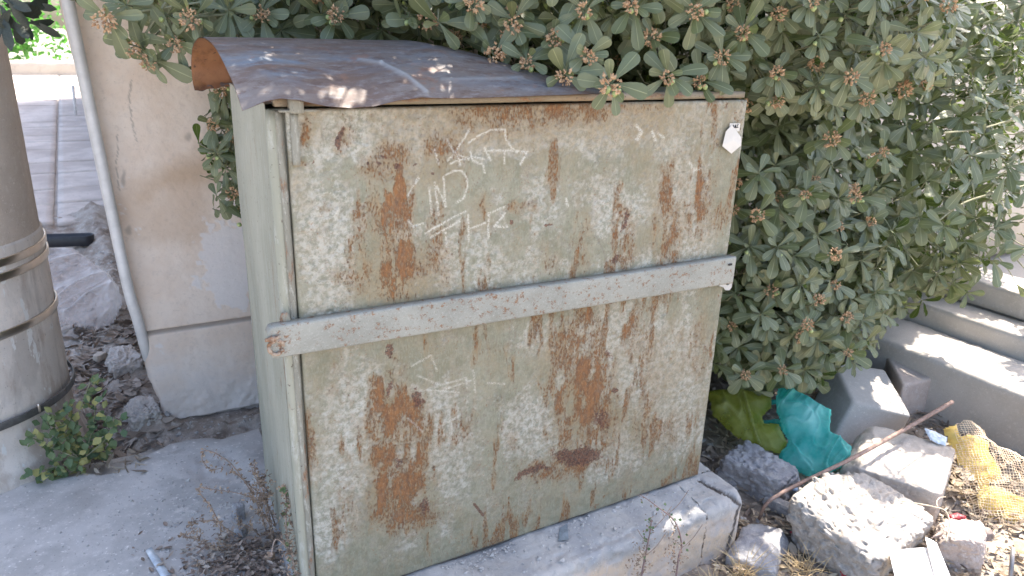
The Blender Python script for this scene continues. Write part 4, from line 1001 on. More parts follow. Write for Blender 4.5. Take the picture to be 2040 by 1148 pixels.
# dark leafy branch at the top left corner, in front of the pole
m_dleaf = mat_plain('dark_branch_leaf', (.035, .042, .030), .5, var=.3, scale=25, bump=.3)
db = thing('hanging_branch', 'dark narrow-leaved branch hanging in the top left corner before the path', 'branch', tuple(at(40, -40, Y=1.0)))
TD = [leaf_template(50+k, 7, 'lance') for k in range(6)]
DM = [mesh('dark_leaf_blade', t_[0], t_[1], m_dleaf) for t_ in TD]
put('twig', *tube([at(20, -60, Y=1.0), at(30, 0, Y=1.0), at(40, 40, Y=1.0)], [.006, .005, .003], 6), m_twig, db)
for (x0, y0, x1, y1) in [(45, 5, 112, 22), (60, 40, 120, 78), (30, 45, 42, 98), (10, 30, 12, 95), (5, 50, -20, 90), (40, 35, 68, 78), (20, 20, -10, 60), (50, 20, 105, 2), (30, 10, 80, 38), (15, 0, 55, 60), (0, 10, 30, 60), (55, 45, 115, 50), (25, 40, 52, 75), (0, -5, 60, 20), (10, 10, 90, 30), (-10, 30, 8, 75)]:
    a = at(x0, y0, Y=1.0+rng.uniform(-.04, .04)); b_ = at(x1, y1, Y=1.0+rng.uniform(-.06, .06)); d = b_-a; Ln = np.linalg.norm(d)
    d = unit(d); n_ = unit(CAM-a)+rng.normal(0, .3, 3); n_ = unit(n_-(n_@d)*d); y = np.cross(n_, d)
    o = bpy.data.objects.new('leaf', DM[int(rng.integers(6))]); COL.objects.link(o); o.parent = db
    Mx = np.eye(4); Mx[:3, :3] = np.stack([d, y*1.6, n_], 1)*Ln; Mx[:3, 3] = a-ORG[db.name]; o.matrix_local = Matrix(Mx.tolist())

# bits far down the path
hedge = thing('garden_hedge', 'bright green hedge at the far end of the path', 'hedge', (-2, 17.5, .6))
n_ = 2600; P0 = np.array([-1.9, 17.6, 1.2])+rng.normal(size=(n_, 3))*np.array([.8, .35, .45]); tv, tf, _ = leaf_template(9, 4, 'ovate')
VV, FF = [], []
for i in range(n_):
    d = unit(rng.normal(size=3)); nn = rand_perp(d); Rm = np.stack([d, np.cross(nn, d), nn], 1)*.12
    VV.append(tv@Rm.T+P0[i]); FF.append(tf+i*len(tv))
mt, t, p = M_new('hedge_green'); b = NB(t); b.l(b.mix(b.ramp(b.noise(3, 3, .6), .35, .65), (.05, .12, .03), (.10, .2, .05)), p.inputs['Base Color'])
tl = b.n('ShaderNodeBsdfTranslucent'); tl.inputs[0].default_value = (.12, .4, .05, 1); ms = b.n('ShaderNodeMixShader'); ms.inputs[0].default_value = .4
b.l(p.outputs[0], ms.inputs[1]); b.l(tl.outputs[0], ms.inputs[2]); b.l(ms.outputs[0], t.nodes['Material Output'].inputs[0])
put('hedge_leaves', np.concatenate(VV), np.concatenate(FF), mt, hedge, kind='stuff')
put('stem', *tube([(-1.9, 17.6, -.2), (-1.9, 17.6, 1.2)], .05), m_twig, hedge)
a = at(152, 236, z=.16); b_ = at(161, 165, z=.16); b_ = a+np.array([.02, .05, .42])
q_ = project(b_[None])
put('white_stake', *tube([a, (a+b_)/2, b_], [.016, .019, .022], 10), mat_plain('white_stake_paint', (.6, .58, .56), .5), label='thin white stake standing on the path just behind the drain pipe', cat='stake')
f0 = at(48, 103, z=.34)
ts = thing('table_stand', 'dark table foot on its flat base far down the path', 'table stand', tuple(f0))
put('foot_disc', *rbox(f0+np.array([-.42, -.2, 0]), f0+np.array([.38, .2, .03]), .01, .1), mat_plain('dark_brown_stand', (.10, .075, .06), .6), ts)
put('pedestal', *tube([f0+np.array([-.02, 0, .0]), f0+np.array([-.03, 0, .7])], .07, 12), bpy.data.materials['dark_brown_stand'], ts)

# ================================================================== RUBBLE
def rock(center, dims, rz=0., seed=0, ncut=10, amp=.02, fine=.006, pit=0., res=44, sharp=14, rx=0., ry=0., cut=.78, topflat=None):
    """a broken chunk: box cut by random planes, worn by noise, optionally pitted"""
    r = np.random.default_rng(seed)
    V, F = rbox((-1, -1, -1), (1, 1, 1), .35, 2/res)
    d = V/np.linalg.norm(V, axis=1, keepdims=True)
    Ns = [np.array(n_, float) for n_ in ((1, 0, 0), (-1, 0, 0), (0, 1, 0), (0, -1, 0), (0, 0, 1), (0, 0, -1))]; Ds = [1.]*6
    for _ in range(ncut):
        n_ = unit(r.normal(size=3)); Ns.append(n_); Ds.append(r.uniform(cut, cut+.45)*np.abs(n_).sum()**.5)
    inv = 0
    for n_, D_ in zip(Ns, Ds): inv = inv+np.maximum((d@n_)/D_, 1e-6)**sharp
    P = d/(inv**(1/sharp))[:, None]*np.array(dims)/2
    N = d
    sz = float(np.mean(dims))
    disp = amp*fbm(P, sz*.45, 4, seed)+fine*fbm(P, sz*.1, 4, seed+7)
    if pit: 
        q = vn(P, sz*.035, seed+9)*.65+vn(P, sz*.07, seed+10)*.5
        disp -= pit*.7*sstep(.2, .6, q); disp += pit*.8*sstep(.25, .6, vn(P, sz*.07, seed+11))
    P = P+N*disp[:, None]
    Rm = np.array(Matrix.Rotation(rz, 3, 'Z') @ Matrix.Rotation(ry, 3, 'Y') @ Matrix.Rotation(rx, 3, 'X'))
    return P@Rm.T+np.array(center), F
m_r1 = mat_stone('grey_limestone', (.30, .29, .30), (.40, .385, .38), (.48, .45, .42), 14, 40, .9, .006, .3)
m_r2 = mat_stone('tan_concrete', (.46, .40, .345), (.54, .475, .41), (.60, .54, .48), 8, 50, .6, .003, .3)
m_r3 = mat_stone('pitted_concrete', (.36, .33, .30), (.45, .395, .345), (.50, .45, .40), 12, 45, .9, .006, .4)
m_r4 = mat_stone('pinkish_stone', (.46, .375, .33), (.54, .45, .39), (.56, .51, .47), 9, 45, .8, .004, .4)
m_kerb = mat_stone('cast_kerb_concrete', (.44, .40, .355), (.50, .455, .41), (.55, .51, .465), 4, 60, .35, .0015, .3)
G = -.21
def gp(x, y, z=G): return at(x, y, z=z)
put('grey_rock', *rock(gp(1512, 975)+np.array([.02, .03, .03]), (.20, .26, .17), .25, 3, 12, .022, .008, .008, 60), m_r1, label='rough grey rock beside the right end of the plinth, below the teal bag', cat='rock')
put('concrete_chunk', *rock(gp(1812, 1000)+np.array([.045, .10, .055]), (.36, .34, .17), .42, 12, 7, .008, .004, .003, 70, 22, cut=.9, ry=-.06), m_r2, label='broken tan concrete slab with smooth sunlit top behind the pitted chunk', cat='rubble')
put('concrete_chunk', *rock(gp(1715, 1085)+np.array([-.01, .035, .055]), (.42, .34, .20), .15, 8, 10, .015, .006, .013, 90, 12, rx=.22, cut=.8), m_r3, label='largest pale broken concrete chunk, heavily pitted, above the white paper', cat='rubble')
put('pinkish_stone', *rock(gp(1925, 1110)+np.array([0, .03, .035]), (.155, .14, .12), .6, 15, 12, .012, .004, .004, 40), m_r4, label='small pinkish stone right of the white paper', cat='rock')
put('flat_stone', *rock(gp(1520, 1110)+np.array([0, .02, .0]), (.24, .16, .09), .5, 23, 9, .01, .004, .003, 30, 14), m_r1, label='flat grey stone half buried at the foot of the plinth corner', cat='rock')
put('thin_stone', *rock(gp(1555, 1020)+np.array([0, .0, .02]), (.045, .12, .05), .25, 29, 9, .006, .003, 0, 22), m_r1, label='narrow grey stone fragment between the grey rock and the pitted chunk', cat='rock')
put('stone_splinter', *rock(gp(1600, 1000)+np.array([.0, .02, .01]), (.06, .05, .04), .8, 31, 9, .004, .002, 0, 18), m_r3, label='small stone splinter by the red petals left of the pitted chunk', cat='rock')
# cast kerbs lying in steps, running away from the viewer
G_ = 'cast kerb blocks stacked in steps at the right'
kb = rbox((2.85, -1.6, -.30), (3.185, .80, .081), .014, .02, .004, .2, 5, .002, .03); V, F = kb
sl = (V[:, 0] < 2.93)&(V[:, 2] > .06); V[:, 2] -= np.clip(2.97-V[:, 0], 0, .12)*.12*np.clip((V[:, 2]+.2)/.28, 0, 1)
V[:, 2] += np.where(V[:, 2] > .04, .004*sstep(.1, .5, fbm(V, .02, 3, 5)), 0)
put('kerb_block', V, F, m_kerb, label='lowest long kerb block, front one of the stepped concrete stack', cat='kerb block', group=G_)
put('kerb_block', *rbox((3.20, -1.6, -.27), (3.42, .62, .185), .012, .03, .004, .2, 6, .002, .03), m_kerb, label='middle kerb block in the stepped concrete stack, with a sunlit ledge', cat='kerb block', group=G_)
put('kerb_block', *rbox((3.40, .065, .19), (3.68, .80, .315), .01, .03, .004, .2, 7, .0015, .03), m_kerb, label='upper kerb block at the back, left of the open joint', cat='kerb block', group=G_)
put('kerb_block', *rbox((3.39, -.9, .19), (3.68, .048, .31), .01, .03, .004, .2, 8, .0015, .03), m_kerb, label='upper kerb block in front, right of the open joint', cat='kerb block', group=G_)
put('retaining_base', *rbox((3.44, -1.2, -.27), (3.9, 1.2, .182), .01, .08), m_kerb, kind='structure')
def hexa(c8, seed, step=.016, amp=.003, r=.012):
    """rounded worn block spanned between eight corners (bottom four, top four)"""
    V, F = rbox((0, 0, 0), (1, 1, 1), .05, .045); c8 = np.array(c8, float)
    x, y, z = [V[:, k:k+1] for k in range(3)]
    lo_ = c8[0]*(1-x)*(1-y)+c8[1]*x*(1-y)+c8[2]*x*y+c8[3]*(1-x)*y; hi_ = c8[4]*(1-x)*(1-y)+c8[5]*x*(1-y)+c8[6]*x*y+c8[7]*(1-x)*y
    P = lo_*(1-z)+hi_*z; N = P-P.mean(0); N /= np.linalg.norm(N, axis=1, keepdims=True)
    return P+N*(amp*fbm(P, .1, 4, seed)+.0015*fbm(P, .02, 3, seed))[:, None], F
# block 5: face towards us-left, bright top; corners from survey points
b0 = at(1650, 895, z=G); b1 = at(1795, 868, z=G); t0 = at(1655, 780, z=-.02); t1 = at(1817, 830, z=-.075); t2 = at(1742, 722, z=-.0); t3 = at(1640, 735, z=.03)
put('loose_block', *hexa([b0, b1, b1+np.array([.12, .18, 0]), b0+np.array([.1, .22, 0]), at(1700, 800, z=-.03), t1, at(1762, 735, z=-.01), at(1660, 720, z=.03)], 3), m_kerb,
    label='loose tilted kerb block with a bright top, under the shrub left of the stack', cat='kerb block')
tq = [at(1800, 768, z=-.03), at(1876, 750, z=-.02), at(1846, 700, z=0.), at(1762, 700, z=.0)]
put('loose_block', *hexa([np.array([q_[0]-.01, q_[1], G]) for q_ in tq]+tq, 9), m_r4,
    label='broken tan block end with a sunlit chipped top against the lowest kerb', cat='kerb block')

# --- crumpled sheets: outline in survey coordinates laid on a real sloping plane
def crumple(outline, P0, nrm, puff=.05, fold=.012, fs=.06, step=.009, seed=0, closed=True, jag=0., dirf=None):
    P0 = np.array(P0, float); nrm = unit(nrm)
    def hit(x, y):
        d = FW*FPX+RT*(x-1020)-UP*(y-574); return CAM+d*(((P0-CAM)@nrm)/(d@nrm))
    O = np.array([hit(x, y) for x, y in outline])
    e1 = unit(np.cross(nrm, [0, 0, 1.]) if abs(nrm[2]) < .99 else [1, 0, 0]); e2 = np.cross(nrm, e1)
    o2 = np.stack([(O-P0)@e1, (O-P0)@e2], 1)
    lo, hi = o2.min(0), o2.max(0); nx, ny = (np.ceil((hi-lo)/step)+1).astype(int)
    X, Y = np.meshgrid(lo[0]+np.arange(nx)*step, lo[1]+np.arange(ny)*step, indexing='ij')
    ins = inpoly(X+step*.01, Y+step*.013, o2.tolist())
    dist = dseg(X, Y, o2.tolist()+[o2[0].tolist()])
    # keep cells with all corners within reach, pull outside corners onto the outline
    near = ins | (dist < step*.75)
    cells = near[:-1, :-1]&near[1:, :-1]&near[1:, 1:]&near[:-1, 1:]
    h = np.where(ins, dist, 0)
    mx_ = h.max()+1e-6; prof_ = np.sqrt(np.clip(h/mx_, 0, 1))*puff
    Q = np.stack([X, Y, 0*X+seed], -1)
    if dirf is not None:
        c, s_ = math.cos(dirf), math.sin(dirf); Q = np.stack([(X*c+Y*s_)*.3, -X*s_+Y*c, 0*X+seed], -1)
    f1 = 1-np.abs(fbm(Q, fs, 3, seed))*2.2; f2 = 1-np.abs(vn(Q+3.1, fs*.5, seed+5))*2
    wq = Q+.35*fs*np.stack([vn(Q, fs*1.3, seed+21), vn(Q, fs*1.3, seed+22), 0*X], -1)
    f3 = np.abs(vn(wq, fs*.9, seed+30)); f4 = np.abs(vn(wq*np.array([2.2, .5, 1]), fs*.8, seed+31))
    crs = np.exp(-(f3/.10))+.7*np.exp(-(f4/.12))+.4*np.exp(-np.abs(vn(wq[..., [1, 0, 2]], fs*.35, seed+33))/.12)
    hgt = prof_*(.75+.5*vn(Q, fs*2.5, seed+40))+fold*(.45*f1+.8*crs)*sstep(0, step*3, h+step*.5)
    base = P0+X[..., None]*e1+Y[..., None]*e2
    global FOLD
    fold_ = np.clip(crs-.25, 0, 1.2)/1.2
    def build(hh, flip):
        P = (base+hh[..., None]*nrm)
        idx = -np.ones(X.shape, int); use = np.zeros(X.shape, bool)
        use[:-1, :-1] |= cells; use[1:, :-1] |= cells; use[1:, 1:] |= cells; use[:-1, 1:] |= cells
        idx[use] = np.arange(use.sum())
        a, b_, c, d = idx[:-1, :-1][cells], idx[1:, :-1][cells], idx[1:, 1:][cells], idx[:-1, 1:][cells]
        F = np.stack([a, b_, c, d], 1)
        return P[use], F[:, ::-1] if flip else F
    top = build(hgt, False)
    use_ = np.zeros(X.shape, bool); use_[:-1, :-1] |= cells; use_[1:, :-1] |= cells; use_[1:, 1:] |= cells; use_[:-1, 1:] |= cells
    FOLD = np.tile(fold_[use_], 2 if closed else 1)
    if not closed: return top
    return join([top, build(-.3*hgt*0-.002+.25*fold*f2*0, True)])
upcam = unit(np.array([-.42, -.52, .75]))
m_teal = mat_thin('teal_film', (.05, .62, .56), (.26, .84, .78), .62, .16, .55, 16)
m_olive = mat_thin('yellow_green_film', (.40, .42, .04), (.60, .62, .14), .60, .3, .4, 14)
m_clear = mat_thin('clear_film', (.70, .66, .66), (.92, .89, .89), .34, .10, .35, 24)
def z6(l): return [(1400+x/4.1, 720+y/4.1) for x, y in l]
teal = z6([(600, 290), (620, 225), (700, 215), (820, 270), (950, 350), (1050, 400), (1040, 470), (1035, 575), (1110, 610), (1160, 650), (1215, 700), (1205, 770), (1165, 800), (1150, 860), (1060, 900), (1040, 940), (950, 955), (840, 930), (740, 885), (650, 875), (615, 800), (640, 740), (690, 690), (700, 650), (660, 580), (640, 500), (600, 400)])
tb = thing('teal_bag', 'crumpled translucent teal plastic bag lying under the shrub between rocks', 'plastic bag', tuple(gp(1590, 900)))
V, F = crumple(teal, gp(1590, 940, -.16), upcam, .06, .026, .085, .0045, 3, True, dirf=1.0)
put('bag_film', V, F, m_teal, tb, attrs=dict(fold=FOLD))
hp = smooth_path([at(x, y, z=zz) for x, y, zz in [(1548, 800, -.06), (1530, 805, -.07), (1512, 828, -.10), (1500, 838, -.11), (1528, 842, -.10), (1550, 840, -.09), (1565, 860, -.08)]], 24)
tv, tf = tube(hp, .010, 8); tv[:, 2] = tv[:, 2]; put('bag_handle', tv, tf, m_teal, tb)
olive = z6([(20, 270), (60, 245), (130, 235), (250, 232), (400, 250), (560, 300), (560, 380), (480, 450), (500, 510), (620, 515), (640, 570), (690, 670), (640, 750), (540, 730), (400, 680), (250, 600), (150, 500), (80, 440), (70, 340)])
V, F = crumple(olive, gp(1500, 900, -.14), unit(np.array([-.4, -.45, .8])), .05, .024, .11, .006, 9, True, dirf=2.3)
put('yellow_green_bag', V, F, m_olive, attrs=dict(fold=FOLD),
    label='crumpled yellow-green translucent bag in the shade beside the teal bag', cat='plastic bag')
clear = [(70, 500), (115, 494), (145, 495), (165, 510), (215, 545), (236, 575), (243, 605), (225, 645), (190, 657), (150, 650), (110, 640), (70, 600)]
P0 = at(180, 650, z=.02)
V, F = crumple(clear, P0, unit(np.array([-.05, -.62, .78])), .09, .035, .15, .008, 14, True, dirf=.6)
put('clear_bag', V, F, m_clear, attrs=dict(fold=FOLD),
    label='crumpled clear plastic bag on the ground between the pole and wall', cat='plastic bag')
# net sack
def z8(l): return [(1660+x/3.3, 800+y/3.3) for x, y in l]
sack = thing('net_sack', 'orange mesh produce sack with yellow fabric band lying on the rubble', 'sack', tuple(gp(1960, 960)))
sn = unit(np.array([-.35, -.45, .85])); SP = gp(1960, 1000, -.19)
yel = z8([(720, 185), (810, 155), (830, 230), (930, 225), (1020, 270), (1020, 340), (1100, 450), (1090, 510), (1000, 545), (1100, 575), (1254, 640), (1254, 880), (1180, 940), (1070, 900), (1000, 760), (940, 640), (960, 560), (900, 450), (830, 420), (770, 290)])
m_yel = mat_thin('yellow_woven_band', (.86, .60, .14), (.92, .74, .24), .93, .6, .35, 40)
put('yellow_band', *crumple(yel, SP, sn, .05, .016, .07, .008, 21, False, dirf=.9), m_yel, sack)
net = z8([(810, 160), (850, 135), (905, 130), (960, 170), (1020, 260), (1080, 300), (1180, 330), (1290, 400), (1330, 640), (1330, 900), (1254, 900), (1170, 900), (1080, 850), (1030, 790), (920, 810), (880, 680), (840, 520), (810, 380), (815, 250)])
m_net = mat_plain('orange_net_thread', (.95, .70, .50), .6, var=.2, scale=40, bump=0)
for kk, (off_, fs_, sd_, stp) in enumerate(((.030, .07, 22, .0085),)):
    V, F = crumple(net, SP+sn*off_, sn, 0.05, .024, fs_, stp*1.15, sd_, False, dirf=.9+kk*.4)
    V = V+.004*np.stack([vn(V, .03, 5), vn(V, .03, 6), vn(V, .03, 7)], 1)
    o = put('mesh_netting', V, F, m_net, sack); md = o.modifiers.new('threads', 'WIREFRAME'); md.thickness = .0025; md.use_replace = True; md.use_even_offset = False; md.use_relative_offset = False
# rebar rod
rp = smooth_path([at(1897, 801, z=.03), at(1812, 850, z=-.01), at(1700, 912, z=-.03), at(1590, 965, z=-.055), at(1548, 988, z=-.065), at(1525, 1006, z=-.10), at(1512, 1034, z=-.20)], 60)
V, F = tube(rp, np.interp(np.linspace(0, 1, 60), [0, .35, 1], [.0088, .0072, .0055]), 10)
put('rusty_rod', V, F, mat_plain('rusty_rod', (.30, .20, .16), .8, var=.3, scale=50, bump=.6, dist=.002), label='long thin rusty rod bent at its lower end across the rocks', cat='rod')
# papers
m_white = mat_plain('white_paper', (.76, .76, .78), .75, var=.03, scale=8, bump=.15, dist=.003)
pap = thing('white_paper', 'folded sheet of white paper lying on the rubble at the bottom edge', 'paper', tuple(gp(1830, 1130, -.16)))
def card(pts, bow=.01, n=10):
    a, b_, c, d = [np.array(q_, float) for q_ in pts]; u = np.linspace(0, 1, n); U, Vv = np.meshgrid(u, u, indexing='ij')
    P = (a*(1-U[..., None])+b_*U[..., None])*(1-Vv[..., None])+(d*(1-U[..., None])+c*U[..., None])*Vv[..., None]
    P[..., 2] += bow*np.sin(U*3.1)*np.sin(Vv*2.2+.5)
    return P.reshape(-1, 3), gridF(n, n)
put('sheet', *card([at(1771, 1099, z=-.075), at(1846, 1091, z=-.09), at(1880, 1190, z=-.11), at(1795, 1200, z=-.11)], .006), m_white, pap)
put('folded_wing', *card([at(1843, 1070, z=-.065), at(1866, 1082, z=-.075), at(1900, 1165, z=-.10), at(1870, 1180, z=-.105)], .004), m_white, pap)
foil = [(1842, 853), (1862, 860), (1887, 872), (1884, 888), (1866, 884), (1852, 876)]
put('foil_scrap', *crumple(foil, at(1865, 870, z=-.04), (-.2, -.4, .9), .01, .004, .02, .003, 31, False), mat_plain('foil_wrapper', (.60, .66, .72), .4, var=.2, scale=60), label='small pale foil scrap beside the top of the net sack', cat='wrapper')
card2 = [(2018, 1072), (2045, 1078), (2045, 1105), (2022, 1098)]
put('cardboard_scrap', *crumple(card2, at(2030, 1090, z=-.17), (-.1, -.3, .9), .01, .003, .05, .004, 33, False), mat_plain('orange_cardboard', (.55, .34, .17), .8), label='small orange-brown cardboard scrap at the right edge below the sack', cat='cardboard')
m_dry = mat_plain('crumpled_brown_leaf', (.20, .15, .13), .6, var=.4, scale=60)
put('dry_leaf', *crumple([(1855, 1072), (1880, 1052), (1925, 1046), (1972, 1052), (1982, 1068), (1968, 1080), (1935, 1076), (1900, 1070)], at(1920, 1062, z=-.14), (-.2, -.5, .8), .015, .006, .03, .004, 35, False), m_dry,
    label='large crumpled dark brown leaf between the sack and the pinkish stone', cat='leaf')
m_petal = mat_plain('dry_red_petal', (.42, .05, .06), .5, var=.3, scale=50)
m_petal2 = mat_plain('faded_red_petal', (.50, .16, .13), .6, var=.3, scale=50)
for pts, z_, mm, lb in (([(1588, 998), (1600, 990), (1622, 985), (1640, 990), (1628, 1008), (1606, 1006)], -.17, m_petal, 'crumpled bright red petal just above the left tip of the pitted chunk'),
                    ([(1586, 1006), (1600, 1000), (1625, 1010), (1615, 1022), (1592, 1018)], -.175, m_petal2, 'faded pinkish petal directly below the bright red one near the grey rock'),
                    ([(1572, 1060), (1590, 1056), (1600, 1064), (1588, 1070)], -.19, m_petal, 'small red petal in the dry straw under the grey rock'),
                    ([(1672, 1136), (1690, 1130), (1706, 1134), (1702, 1150), (1680, 1155)], -.19, m_petal, 'dark red petal at the bottom edge under the pitted chunk'),
                    ([(1888, 1028), (1905, 1022), (1925, 1030), (1918, 1040), (1894, 1040)], -.15, m_petal, 'dark red petal against the foot of the tan slab'),
                    ([(1898, 1042), (1925, 1034), (1940, 1045), (1930, 1058), (1905, 1054)], -.15, m_petal2, 'brownish red petal beside the net sack edge')):
    put('petal', *crumple(pts, at(*pts[0], z=z_), (-.3, -.4, .85), .012, .006, .02, .0028, int(pts[0][0]), False), mm, label=lb, cat='petal')
bm = bmesh.new(); bmesh.ops.create_uvsphere(bm, u_segments=16, v_segments=10, radius=.013); Vb = np.array([v_.co[:] for v_ in bm.verts])*np.array([1, 1, .6]); Fb = [[v_.index for v_ in f.verts] for f in bm.faces]; bm.free()
put('bottle_cap', Vb+at(1583, 974, z=-.17), Fb, mat_plain('pale_blue_cap', (.36, .46, .60), .35, bump=0), label='small pale blue round cap in the litter below the teal bag', cat='cap')
wr = smooth_path([at(1788, 997, z=-.06), at(1820, 1002, z=-.05), at(1860, 1010, z=-.05), at(1885, 1020, z=-.05), at(1892, 1050, z=-.08), at(1884, 1080, z=-.11)], 30)
wr2 = smooth_path([at(1868, 1010, z=-.05), at(1866, 1000, z=-.05), at(1872, 992, z=-.05), at(1884, 990, z=-.055)], 12)
put('cord', *join([tube(wr, np.interp(np.linspace(0, 1, 30), [0, 1], [.0016, .003]), 6), tube(wr2, .0015, 6)]), mat_plain('cream_cord', (.58, .48, .36), .7, bump=0), label='thin cream cord looping in front of the tan concrete slab', cat='cord')
put('metal_spike', *tube([at(2018, 1090, z=-.12), at(2016, 1120, z=-.16), at(2012, 1165, z=-.21)], [.006, .007, .007], 8), mat_plain('grey_spike', (.32, .30, .30), .5, .6), label='short grey metal spike upright at the bottom right corner', cat='spike')
# black trough beside the far mortar
zt = .05
for _ in range(6): zt = max(float(bed_z(np.array([at(x_, 488, z=zt)]))[0]) for x_ in (110, 130, 150, 170, 186))
p0 = at(60, 492, z=zt); p1 = at(186, 488, z=zt); ex = unit((p1-p0)*np.array([1, 1, 0])); ey = np.array([-ex[1], ex[0], 0]); Lx = np.linalg.norm(p1-p0); hw = .045
def stad(z, ins, Lx=Lx):
    r_ = hw-ins; out = []
    for a in np.linspace(-math.pi/2, math.pi/2, 9): out.append(p1-ex*hw+ex*r_*math.cos(a)+ey*(hw+r_*math.sin(a)))
    for a in np.linspace(math.pi/2, 3*math.pi/2, 9): out.append(p0+ex*r_*math.cos(a)+ey*(hw+r_*math.sin(a)))
    o = np.array(out); o[:, 2] = z; return o
rings = [stad(zt-.01, .008), stad(zt+.055, 0), stad(zt+.058, .003), stad(zt+.055, .006), stad(zt+.012, .012), stad(zt+.012, .044)]
put('black_trough', np.concatenate(rings), gridF(6, 18, wrap=True)[:, ::-1], mat_plain('black_plastic', (.018, .018, .024), .4, bump=.05), label='shallow black plastic trough on the rough ground behind the pole', cat='trough')
# stones on the left
put('mortar_lump', *rock(at(290, 845, z=-.04)+np.array([.0, .03, .02]), (.12, .14, .085), .3, 41, 10, .022, .010, .006, 40), m_mortar, label='lumpy grey mortar mass at the foot of the wall corner', cat='rubble')
put('mortar_lump', *rock(at(250, 740, z=-.03)+np.array([0, .05, .02]), (.11, .22, .08), .1, 43, 10, .03, .010, .006, 40), m_mortar, label='long grey mortar ridge above the lump along the wall side', cat='rubble')
put('grey_stone', *rock(at(478, 1035, z=-.03)+np.array([0, .01, .02]), (.032, .04, .062), .3, 47, 8, .004, .002, .001, 24), m_r1, label='small upright grey stone behind the dead weed left of the cabinet', cat='stone')
put('grey_stone', *rock(at(480, 1065, z=-.03)+np.array([0, .0, .012]), (.035, .03, .035), .9, 48, 8, .004, .002, .001, 20), m_r1, label='little rounded stone just in front of the upright grey stone', cat='stone')
put('pale_stone', *rock(at(445, 1080, z=-.03)+np.array([0, .0, .01]), (.018, .022, .034), .9, 49, 8, .003, .001, 0, 16), m_r2, label='tiny pale stone left of the dead weed roots', cat='stone')
put('brown_stone', *rock(at(538, 1118, z=-.03)+np.array([0, .0, .012]), (.024, .022, .024), .9, 50, 6, .002, .001, 0, 16), mat_stone('brown_pebble', (.48, .32, .22), (.54, .38, .27), (.56, .42, .32)), label='orange-brown pebble among the dead stems by the cabinet corner', cat='stone')
put('white_fragment', *rock(at(198, 716, z=-.05)+np.array([0, .0, .012]), (.05, .04, .03), .9, 51, 7, .004, .002, 0, 18), m_r2, label='whitish mortar fragment lying right of the pole foot', cat='stone')
put('plastic_strip', *card([at(290, 1098, z=-.015), at(302, 1090, z=-.02), at(340, 1145, z=-.022), at(322, 1152, z=-.02)], .004), mat_plain('pale_blue_strip', (.50, .55, .60), .4, bump=.05), label='pale blue-grey plastic strip on the slab at the bottom left', cat='plastic strip')
put('glass_shard', *card([at(1115, 1052, z=.004), at(1130, 1043, z=.006), at(1133, 1075, z=.004), at(1112, 1078, z=.004)], .001, 4), mat_plain('dull_glass', (.22, .25, .27), .2, bump=0), label='small grey shard lying on the plinth at the cabinet base', cat='shard')

# ================================================================== WEEDS AND LITTER
def crumbs(path, n_, s_, jit, seed, curl=1.):
    r = np.random.default_rng(seed); VV, FF, o = [], [], 0
    P = np.array(path)
    for j in range(n_):
        c = P[int(r.integers(len(P)))]+r.normal(0, jit, 3); d = unit(r.normal(size=3)); n2 = rand_perp(d); y = np.cross(n2, d); L = s_*r.uniform(.5, 1.4)
        w_ = L*r.uniform(.3, .6); k_ = L*r.uniform(.1, .5)*curl
        VV += [c, c+d*L*.5+y*w_*.5+n2*k_*.3, c+d*L+n2*k_*-.4, c+d*L*.5-y*w_*.5+n2*k_*.5, c+d*L*.55-n2*k_*.4]
        FF += [[o, o+1, o+4], [o+1, o+2, o+4], [o+2, o+3, o+4], [o+3, o, o+4]]; o += 5
    return VV, FF
def multimesh(name, lst, mat, parent, **kw):
    VV, FF, o = [], [], 0
    for V, F in lst:
        VV += [tuple(map(float, v_)) for v_ in V]; FF += [[i+o for i in f] for f in F]; o += len(V)
    return put(name, VV, FF, mat, parent, smooth=False, **kw)
mt, t, p = M_new('dead_brown_leaf'); b = NB(t)
b.l(b.mix(b.ramp(b.noise(60, 4, .7), .5, .66), b.mix(b.ramp(b.noise(25, 3, .6), .35, .65), (.22, .15, .105), (.36, .26, .18)), (.50, .39, .29)), p.inputs['Base Color']); p.inputs['Roughness'].default_value = .85
m_dead = mt
m_dstem = mat_plain('dead_stem', (.30, .225, .18), .8, var=.3, scale=80)
YD = .36
dw = thing('dead_weed', 'dry brown dead weed with curled stems beside the cabinet corner', 'weed', tuple(at(530, 1110, z=-.03)))
DST = [[(545, 1115), (515, 1010), (470, 935), (432, 905), (408, 898), (402, 915), (420, 935), (445, 932)], [(470, 1065), (440, 1045), (420, 1010), (400, 985), (396, 972), (430, 976), (475, 983), (520, 1000)], [(440, 1062), (435, 1040), (400, 1038), (382, 1042), (385, 1058), (400, 1060)],
       [(550, 1090), (528, 990), (512, 950), (504, 922)], [(560, 1080), (530, 1000), (495, 965), (458, 935)], [(555, 1110), (535, 1040), (520, 980), (500, 930)], [(500, 1110), (545, 1075), (575, 1050)], [(490, 1148), (500, 1080), (560, 1060), (600, 1040)], [(520, 1010), (535, 985), (520, 960), (530, 945)], [(560, 1120), (510, 1060), (480, 1045), (470, 1020)],
       [(430, 1148), (470, 1110), (530, 1090), (560, 1070)], [(480, 1150), (490, 1120), (455, 1090), (440, 1080)], [(380, 1128), (430, 1120), (480, 1135), (540, 1115)], [(365, 1068), (400, 1078), (440, 1092)]]
allp = []
for k, st_ in enumerate(DST):
    Yo = YD+rng.uniform(-.05, .05)
    pts = smooth_path([at(x, y, Y=Yo+.012*math.sin(j*2+k)) for j, (x, y) in enumerate(st_)], 26); pts[:, 2] = np.maximum(pts[:, 2], -.028)
    put('stem', *tube(pts, np.linspace(.0022, .0009, 26), 5), m_dstem, dw); allp.append(pts)
lst = [crumbs(pts, 95, .0105, .0045, 60+k) for k, pts in enumerate(allp)]
